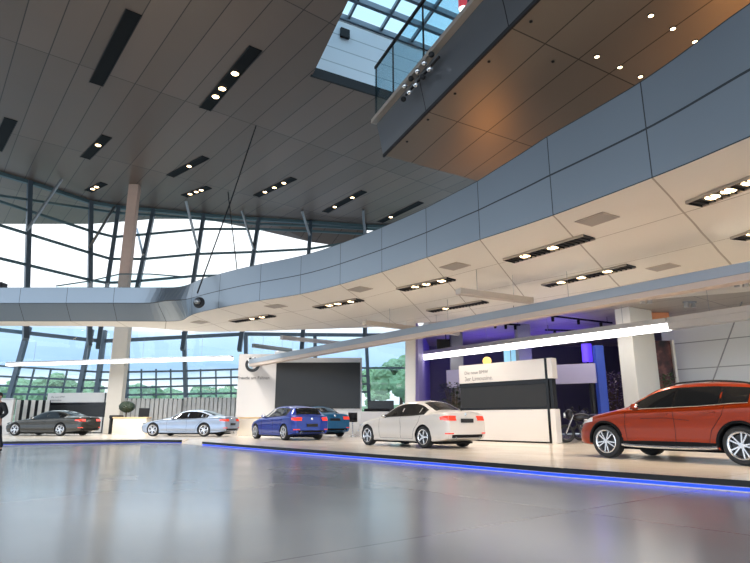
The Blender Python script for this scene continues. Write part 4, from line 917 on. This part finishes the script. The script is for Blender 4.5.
# ---------------------------------------------------------------- motorcycles in the shop
def motorcycle(x, y, rz, label, colr):
    t = thing('motorcycle', label, 'motorcycle', (x, y, PT), rz, 'motorcycles in the violet shop'); m = paint('bike paint '+label[:8], colr, .2)
    for wx, nm in ((.72, 'wheel'), (-.72, 'wheel')):
        w_ = MB().lathe([(.22, -.06), (.28, -.075), (.315, -.05), (.325, 0), (.315, .05), (.28, .075), (.22, .06)], (0, 0, 0), 'Y', 36, True).build(nm, M['rubber'], t, True); w_.location = (wx, 0, .325)
        q = MB().lathe([(.215, -.04), (.235, -.04), (.235, .04), (.215, .04)], (0, 0, 0), 'Y', 36, True)
        for k in range(6): q.obox((0, 0, 0), (math.cos(k*PI/3)*.22, 0, math.sin(k*PI/3)*.22), .02, .03, Vector((0, 1, 0)))
        q.lathe([(0, -.05), (.05, -.05), (.05, .05), (0, .05)], (0, 0, 0), 'Y', 16); q.build('rim', M['alloydark'], w_, True)
    f = MB()
    for s_ in (-.1, .1): f.tube([(.72, s_, .325), (.42, s_, .98)], .025, 8)
    f.build('fork', M['alloy'], t, True)
    f = MB(); f.tube([(.42, 0, .92), (.1, 0, .78), (-.3, 0, .7), (-.72, .09, .33)], .04, 8); f.tube([(.36, 0, .8), (.2, 0, .35), (-.25, 0, .33), (-.3, 0, .68)], .03, 8); f.build('chassis', M['dark2'], t, True)
    f = MB(); f.box((0.02, 0, .47), (.46, .3, .32)); f.lathe([(0, -.34), (.11, -.34), (.12, -.12), (.12, .12), (.11, .34), (0, .34)], (.1, 0, .45), 'Y', 20); f.build('engine', M['alloydark'], t, bevel=.03)
    MB().ball((.12, 0, .9), .3, (1.1, .52, .52), 3).build('fuel_tank', m, t, True)
    MB().ball((-.38, 0, .85), .36, (1.15, .38, .22), 3).build('seat', M['dark'], t, True)
    MB().ball((.56, 0, 1.0), .2, (.8, .95, 1.0), 3).build('front_fairing', m, t, True)
    h_ = MB().lathe([(0, .1), (.09, .1), (.1, 0), (0, -.06)], (0, 0, 0), 'Z', 20).build('headlight', M['headlight'], t, True); h_.location = (.66, 0, .98); h_.rotation_euler = (0, PI/2, 0)
    MB().tube([(.3, -.38, 1.08), (.38, -.2, 1.12), (.42, 0, 1.08), (.38, .2, 1.12), (.3, .38, 1.08)], .018, 8).build('handlebar', M['dark2'], t, True)
    for s_ in (-1, 1):
        MB().ball((.44, s_*.33, 1.24), .06, (.4, 1.3, .8), 2).build('mirror', M['dark2'], t, True); MB().tube([(.36, s_*.25, 1.11), (.44, s_*.33, 1.24)], .01, 6).build('mirror_stalk', M['dark2'], t)
    MB().grid([[Vector((.6+.1*math.sin(k), (j-2)*.07, 1.1+.14*k)) for j in range(5)] for k in range(3)]).build('windshield', M['tinted'], t, True).modifiers.new('solid', 'SOLIDIFY').thickness = .008
    MB().tube([(.1, -.2, .3), (-.4, -.22, .34), (-.85, -.22, .5)], [.035, .05, .07], 12).build('exhaust', M['alloy'], t, True)
    MB().grid([[Vector((-.5-.25*k, (j-1)*.09, .8+.02*k-.12*(k > 2)*(k-2))) for j in range(3)] for k in range(4)]).build('rear_fender', m, t, True).modifiers.new('solid', 'SOLIDIFY').thickness = .02
    MB().obox((-.1, .14, .33), (-.25, .3, 0.01), .02, .02).build('kickstand', M['dark2'], t)
motorcycle(7.75, 21.6, R_(165), 'black motorcycle right beside the end of the large kiosk', (.015, .015, .02))
motorcycle(8.9, 23.4, R_(150), 'dark motorcycle before the blue column in the violet shop', (.04, .04, .07))
# potted topiary and lounge chair on the beige counter side
pp = aty(129.5, 410, 36.9); t = plant((pp.x+.2, 36.0, PT), 2.3, .01, 1, M['leafdark'], 'round dark clipped tree in a pot behind the beige counter', 'topiary_tree', 11)
tp_ = Vector((pp.x+.2, 36.0, PT)); MB().tube([tp_+Vector((0, 0, .3)), tp_+Vector((0, 0, 1.4))], .04, 8).build('trunk', M['bark'], t, world=True)
MB().ball(tp_+Vector((0, 0, 1.62)), .4, (1.15, 1, .85), 4, .07).build('crown', M['leafdark'], t, True, True)
c_ = aty(144, 414, 36.2); t = thing('lounge_chair', 'black high backed chair behind the beige counter', 'chair', (c_.x, 36.2, PT), .4)
MB().box((0, 0, .98), (.62, .56, .14)).build('seat', M['dark2'], t, bevel=.03); MB().box((0, .27, 1.28), (.62, .1, .55)).build('backrest', M['dark2'], t, bevel=.03)
for a_ in (-.26, .26):
    for b_ in (-.24, .24): MB().tube([(a_, b_, 0), (a_*.95, b_*.95, .92)], .02, 8).build('leg', M['chrome'], t, True)
c_ = aty(120.5, 414, 36.0); t = thing('bench', 'low black bench left of the clipped tree behind the beige counter', 'bench', (c_.x-.32, 36.2, PT))
MB().box((0, 0, 1.02), (.7, .5, .2)).build('seat', M['dark2'], t, bevel=.04)
for a_ in (-.28, .28): MB().box((a_, 0, .46), (.06, .42, .92)).build('leg', M['dark2'], t)
# ---------------------------------------------------------------- person at the left edge
def skin(name, V, E, Rr, m, parent, lvl=2, root=0):
    me = bpy.data.meshes.new(name); me.from_pydata([Vector(v) for v in V], E, []); o = bpy.data.objects.new(name, me); C.objects.link(o)
    sk_ = o.modifiers.new('skin', 'SKIN'); sk_.use_smooth_shade = True
    if not me.skin_vertices: me.attributes  # layer comes with the modifier
    for i, r in enumerate(Rr): me.skin_vertices[0].data[i].radius = r if isinstance(r, tuple) else (r, r)
    me.skin_vertices[0].data[root].use_root = True
    su = o.modifiers.new('sub', 'SUBSURF'); su.levels = lvl; su.render_levels = lvl
    bpy.context.view_layer.update()
    me2 = bpy.data.meshes.new_from_object(o.evaluated_get(bpy.context.evaluated_depsgraph_get())); bpy.data.objects.remove(o)
    me2.materials.clear(); me2.materials.append(m); o = bpy.data.objects.new(name, me2); C.objects.link(o); o.parent = parent
    for p in me2.polygons: p.use_smooth = True
    return o
px_ = -11.8; py_ = 18.25
pe = thing('person', 'person in black jacket and trousers standing at the left picture edge, elbow bent', 'person', (px_, py_, 0), R_(-8))
skinm = mat('skin', (.55, .33, .24), .5); cloth = mat('black cloth', (.012, .012, .015), .75)
V = [(0, 0, .96), (0, 0, 1.15), (0, .01, 1.38), (0, .01, 1.5), (0, -.01, 1.58), (0, -.02, 1.70),
     (.11, 0, .9), (.2, -.02, .5), (.29, .03, .09), (.31, -.13, .04), (-.11, 0, .9), (-.16, -.02, .5), (-.2, .03, .09), (-.22, -.13, .04),
     (.19, .01, 1.42), (.33, .02, 1.16), (.24, -.17, .98), (-.19, .01, 1.42), (-.26, .03, 1.14), (-.27, -.06, .88)]
E_ = [(0, 1), (1, 2), (2, 3), (3, 4), (4, 5), (0, 6), (6, 7), (7, 8), (8, 9), (0, 10), (10, 11), (11, 12), (12, 13), (2, 14), (14, 15), (15, 16), (2, 17), (17, 18), (18, 19)]
Rr = [(.16, .12), (.155, .11), (.17, .12), (.065, .06), (.058, .06), (.075, .085), (.095, .1), (.065, .07), (.042, .045), (.04, .03), (.095, .1), (.065, .07), (.042, .045), (.04, .03), (.068, .068), (.048, .048), (.03, .03), (.068, .068), (.048, .048), (.03, .03)]
skin('body', V, E_, Rr, skinm, pe)
def inflate(V, Rr, k): return [(a[0]*k, a[1]*k) for a in Rr]
skin('jacket', [(0, 0, .9), V[1], (0, .01, 1.38), (0, .01, 1.46), V[14], V[15], (.25, -.15, 1.0), V[17], V[18], (-.268, -.04, .92)], [(0, 1), (1, 2), (2, 3), (2, 4), (4, 5), (5, 6), (2, 7), (7, 8), (8, 9)],
     [(.19, .14), (.175, .13), (.185, .135), (.09, .085), .085, .066, .05, .085, .066, .05], cloth, pe)
skin('trousers', [(0, 0, .98), (0, 0, .92), (.11, 0, .85), (.2, -.02, .5), (.285, .03, .1), (-.11, 0, .85), (-.16, -.02, .5), (-.2, .03, .1)], [(0, 1), (1, 2), (2, 3), (3, 4), (1, 5), (5, 6), (6, 7)],
     [(.17, .13), (.175, .135), (.115, .12), (.085, .09), (.075, .08), (.115, .12), (.085, .09), (.075, .08)], cloth, pe)
for s_, bx in ((1, .295), (-1, -.205)):
    skin('shoe', [(bx, .06, .055), (bx+.01*s_, -.06, .05), (bx+.015*s_, -.19, .04)], [(0, 1), (1, 2)], [(.05, .05), (.052, .045), (.045, .035)], M['dark'], pe, 1)
hd = MB().ball((0, -.025, 1.665), .1, (.82, 1.0, 1.2), 3); hd.ball((0, -.125, 1.655), .018, (.8, 1.2, 1.3), 2)
for s_ in (-1, 1): hd.ball((s_*.083, -.015, 1.66), .028, (.4, .8, 1.2), 2)
hd.build('face', skinm, pe, True)
for s_ in (-1, 1): MB().ball((s_*.033, -.112, 1.68), .012, (1.2, .6, .8), 2).build('eye', M['dark'], pe, True)
MB().ball((0, -.112, 1.61), .02, (1.2, .4, .3), 2).build('mouth', mat('lip', (.4, .15, .13), .5), pe, True)
MB().ball((0, .0, 1.705), .102, (.9, 1.02, .95), 3).build('hair', mat('dark hair', (.02, .014, .01), .6), pe, True)
for (wx, wy, wz), dx, dy, dz in (((.24, -.17, .98), -.35, -.9, -.2), ((-.27, -.06, .88), 0, -.15, -1)):
    d = Vector((dx, dy, dz)).normalized(); s_ = d.cross(Vector((0, 1, 0)) if abs(d.z) > .7 else Vector((0, 0, 1))).normalized(); w_ = Vector((wx, wy, wz)); HV = [w_, w_+d*.05]; HE = [(0, 1)]; HR = [(.026, .026), (.034, .02)]
    for k in range(4):
        b0 = w_+d*.09+s_*(k-1.5)*.02; n0 = len(HV); HV += [b0, b0+d*.035, b0+d*(.06+.006*(1.5-abs(k-1.5)))+Vector((0, .012, 0))]; HE += [(1, n0), (n0, n0+1), (n0+1, n0+2)]; HR += [.0095, .0085, .007]
    n0 = len(HV); HV += [w_+d*.045-s_*.04, w_+d*.075-s_*.052]; HE += [(1, n0), (n0, n0+1)]; HR += [.011, .009]
    skin('hand', HV, HE, HR, skinm, pe)
# ---------------------------------------------------------------- trees and hill outside
def tree(x, y, hgt, cr, label, seed, cyc=1):
    R = random.Random(seed); t = thing('tree', label, 'tree', (x, y, -.3), group='trees outside beyond the glass')
    MB().tube([(0, 0, 0), (.1, 0, hgt*.4), (0, .1, hgt*.75)], [.3, .22, .08], 8).build('trunk', M['bark'], t, True)
    f = MB()
    for k in range(30):
        a = R.uniform(0, 2*PI); q = R.random()**.5; zz = R.random(); q *= math.sin(PI*(.12+.8*zz)); f.ball((math.cos(a)*cr*.8*q, math.sin(a)*cr*.8*q, hgt*(.4+.52*zz)), cr*R.uniform(.2, .36), (1, 1, .85), 3, .2, R)
    f.build('crown', M['tree'], t)
tl = ['tree outside seen low at the far west glass', 'tree outside behind the slat screen by the grey car', 'tree outside left of the concrete column', 'tree outside behind the grey car kiosk', 'tree outside right of the concrete column', 'tree outside behind the silver blue sedan', 'tree outside left of the logo wall', 'tree outside just behind the logo wall edge', 'tree outside right of the video wall', 'tall tree outside next to the pale slim column']
for k, (x, Y, pt_) in enumerate([(-12, 68, 386), (22, 84, 383), (55, 70, 376), (84, 92, 380), (138, 72, 390), (172, 96, 390), (204, 80, 388), (228, 98, 389), (372, 92, 368), (400, 74, 353)]):
    p = aty(x, pt_, Y); tree(p.x, Y, p.z+.3, 3.6+.5*math.sin(k*2.1), tl[k], 20+k)
hm = MB(); R = random.Random(4); rows = []
for j in range(5):
    rows.append([Vector((-160+10*i, 110+22*j, -.3+(4.4*math.sin(PI*j/5)*(1+.35*math.sin(i*.7+j))))) for i in range(28)])
struct(hm.grid(rows).build('hill', M['grass'], smooth=True))
# ---------------------------------------------------------------- lights
def area(name, loc, size, power, col, rot=(0, 0, 0), sy=None, spread=PI):
    l = bpy.data.lights.new(name, 'AREA'); l.energy = power; l.color = col; l.size = size; l.spread = spread
    if sy: l.shape = 'RECTANGLE'; l.size_y = sy
    o = bpy.data.objects.new(name, l); C.objects.link(o); o.location = loc; o.rotation_euler = rot; return o
def spot(name, loc, tgt, power, col, ang, blend=.6, r=.15):
    l = bpy.data.lights.new(name, 'SPOT'); l.energy = power; l.color = col; l.spot_size = math.radians(ang); l.spot_blend = blend; l.shadow_soft_size = r
    o = bpy.data.objects.new(name, l); C.objects.link(o); o.location = loc; o.rotation_euler = (Vector(tgt)-Vector(loc)).to_track_quat('-Z', 'Y').to_euler(); return o
for (x, y), e_, c_ in [((549, 248), 400, (1, .89, .75)), ((588, 275), 400, (1, .87, .72)), ((426, 283), 400, (1, .88, .75)), ((457, 306), 400, (1, .86, .7)), ((338, 303), 400, (1, .9, .8)), ((252, 318), 400, (1, .92, .84)), ((730, 190), 650, (1, .74, .5)), ((765, 228), 650, (1, .74, .5))]:
    p = atz(x, y, ZB-.1); spot('slot_lamp', p, p+Vector((.4, .6, -5)), e_, c_, 125, .8, .25)
for x, y in ((-13.5, 33), (-8, 33.0), (-15.2, 31.5), (-11, 29.8), (-4, 32)):  # unseen fill lamps added to brighten the west platform
    spot('added_fill_lamp', (x, y, 7.7), (x, y-.5, 0), 950, (1, .95, .88), 120, .8, .3)
for x, y, e_ in ((6, 31, 36), (10, 30, 36), (8, 26.5, 20)):
    area('violet_uplight', (x, y, 3.6), 2.2, e_, (.12, .06, 1), (PI, 0, 0))
area('violet_wash', (6, 32, 4.9), 3, 26, (.22, .14, 1), (R_(40), 0, R_(60)))
area('warm_uplight', (3.9, 18.0, 7.2), 1.2, 22, (1, .42, .1), (PI, 0, 0)); area('warm_uplight', (8.8, 11.4, 7.0), 1.6, 30, (1, .45, .12), (PI, 0, 0))
# ---------------------------------------------------------------- view
sc_ = bpy.context.scene; sc_.view_settings.view_transform = 'Standard'; sc_.view_settings.look = 'None'; sc_.view_settings.gamma = 1; sc_.view_settings.exposure = .75
sc_.cycles.use_denoising = True; sc_.cycles.max_bounces = 8; sc_.cycles.diffuse_bounces = 5; sc_.cycles.transparent_max_bounces = 16; sc_.cycles.sample_clamp_indirect = 6; sc_.cycles.caustics_reflective = False; sc_.cycles.caustics_refractive = False
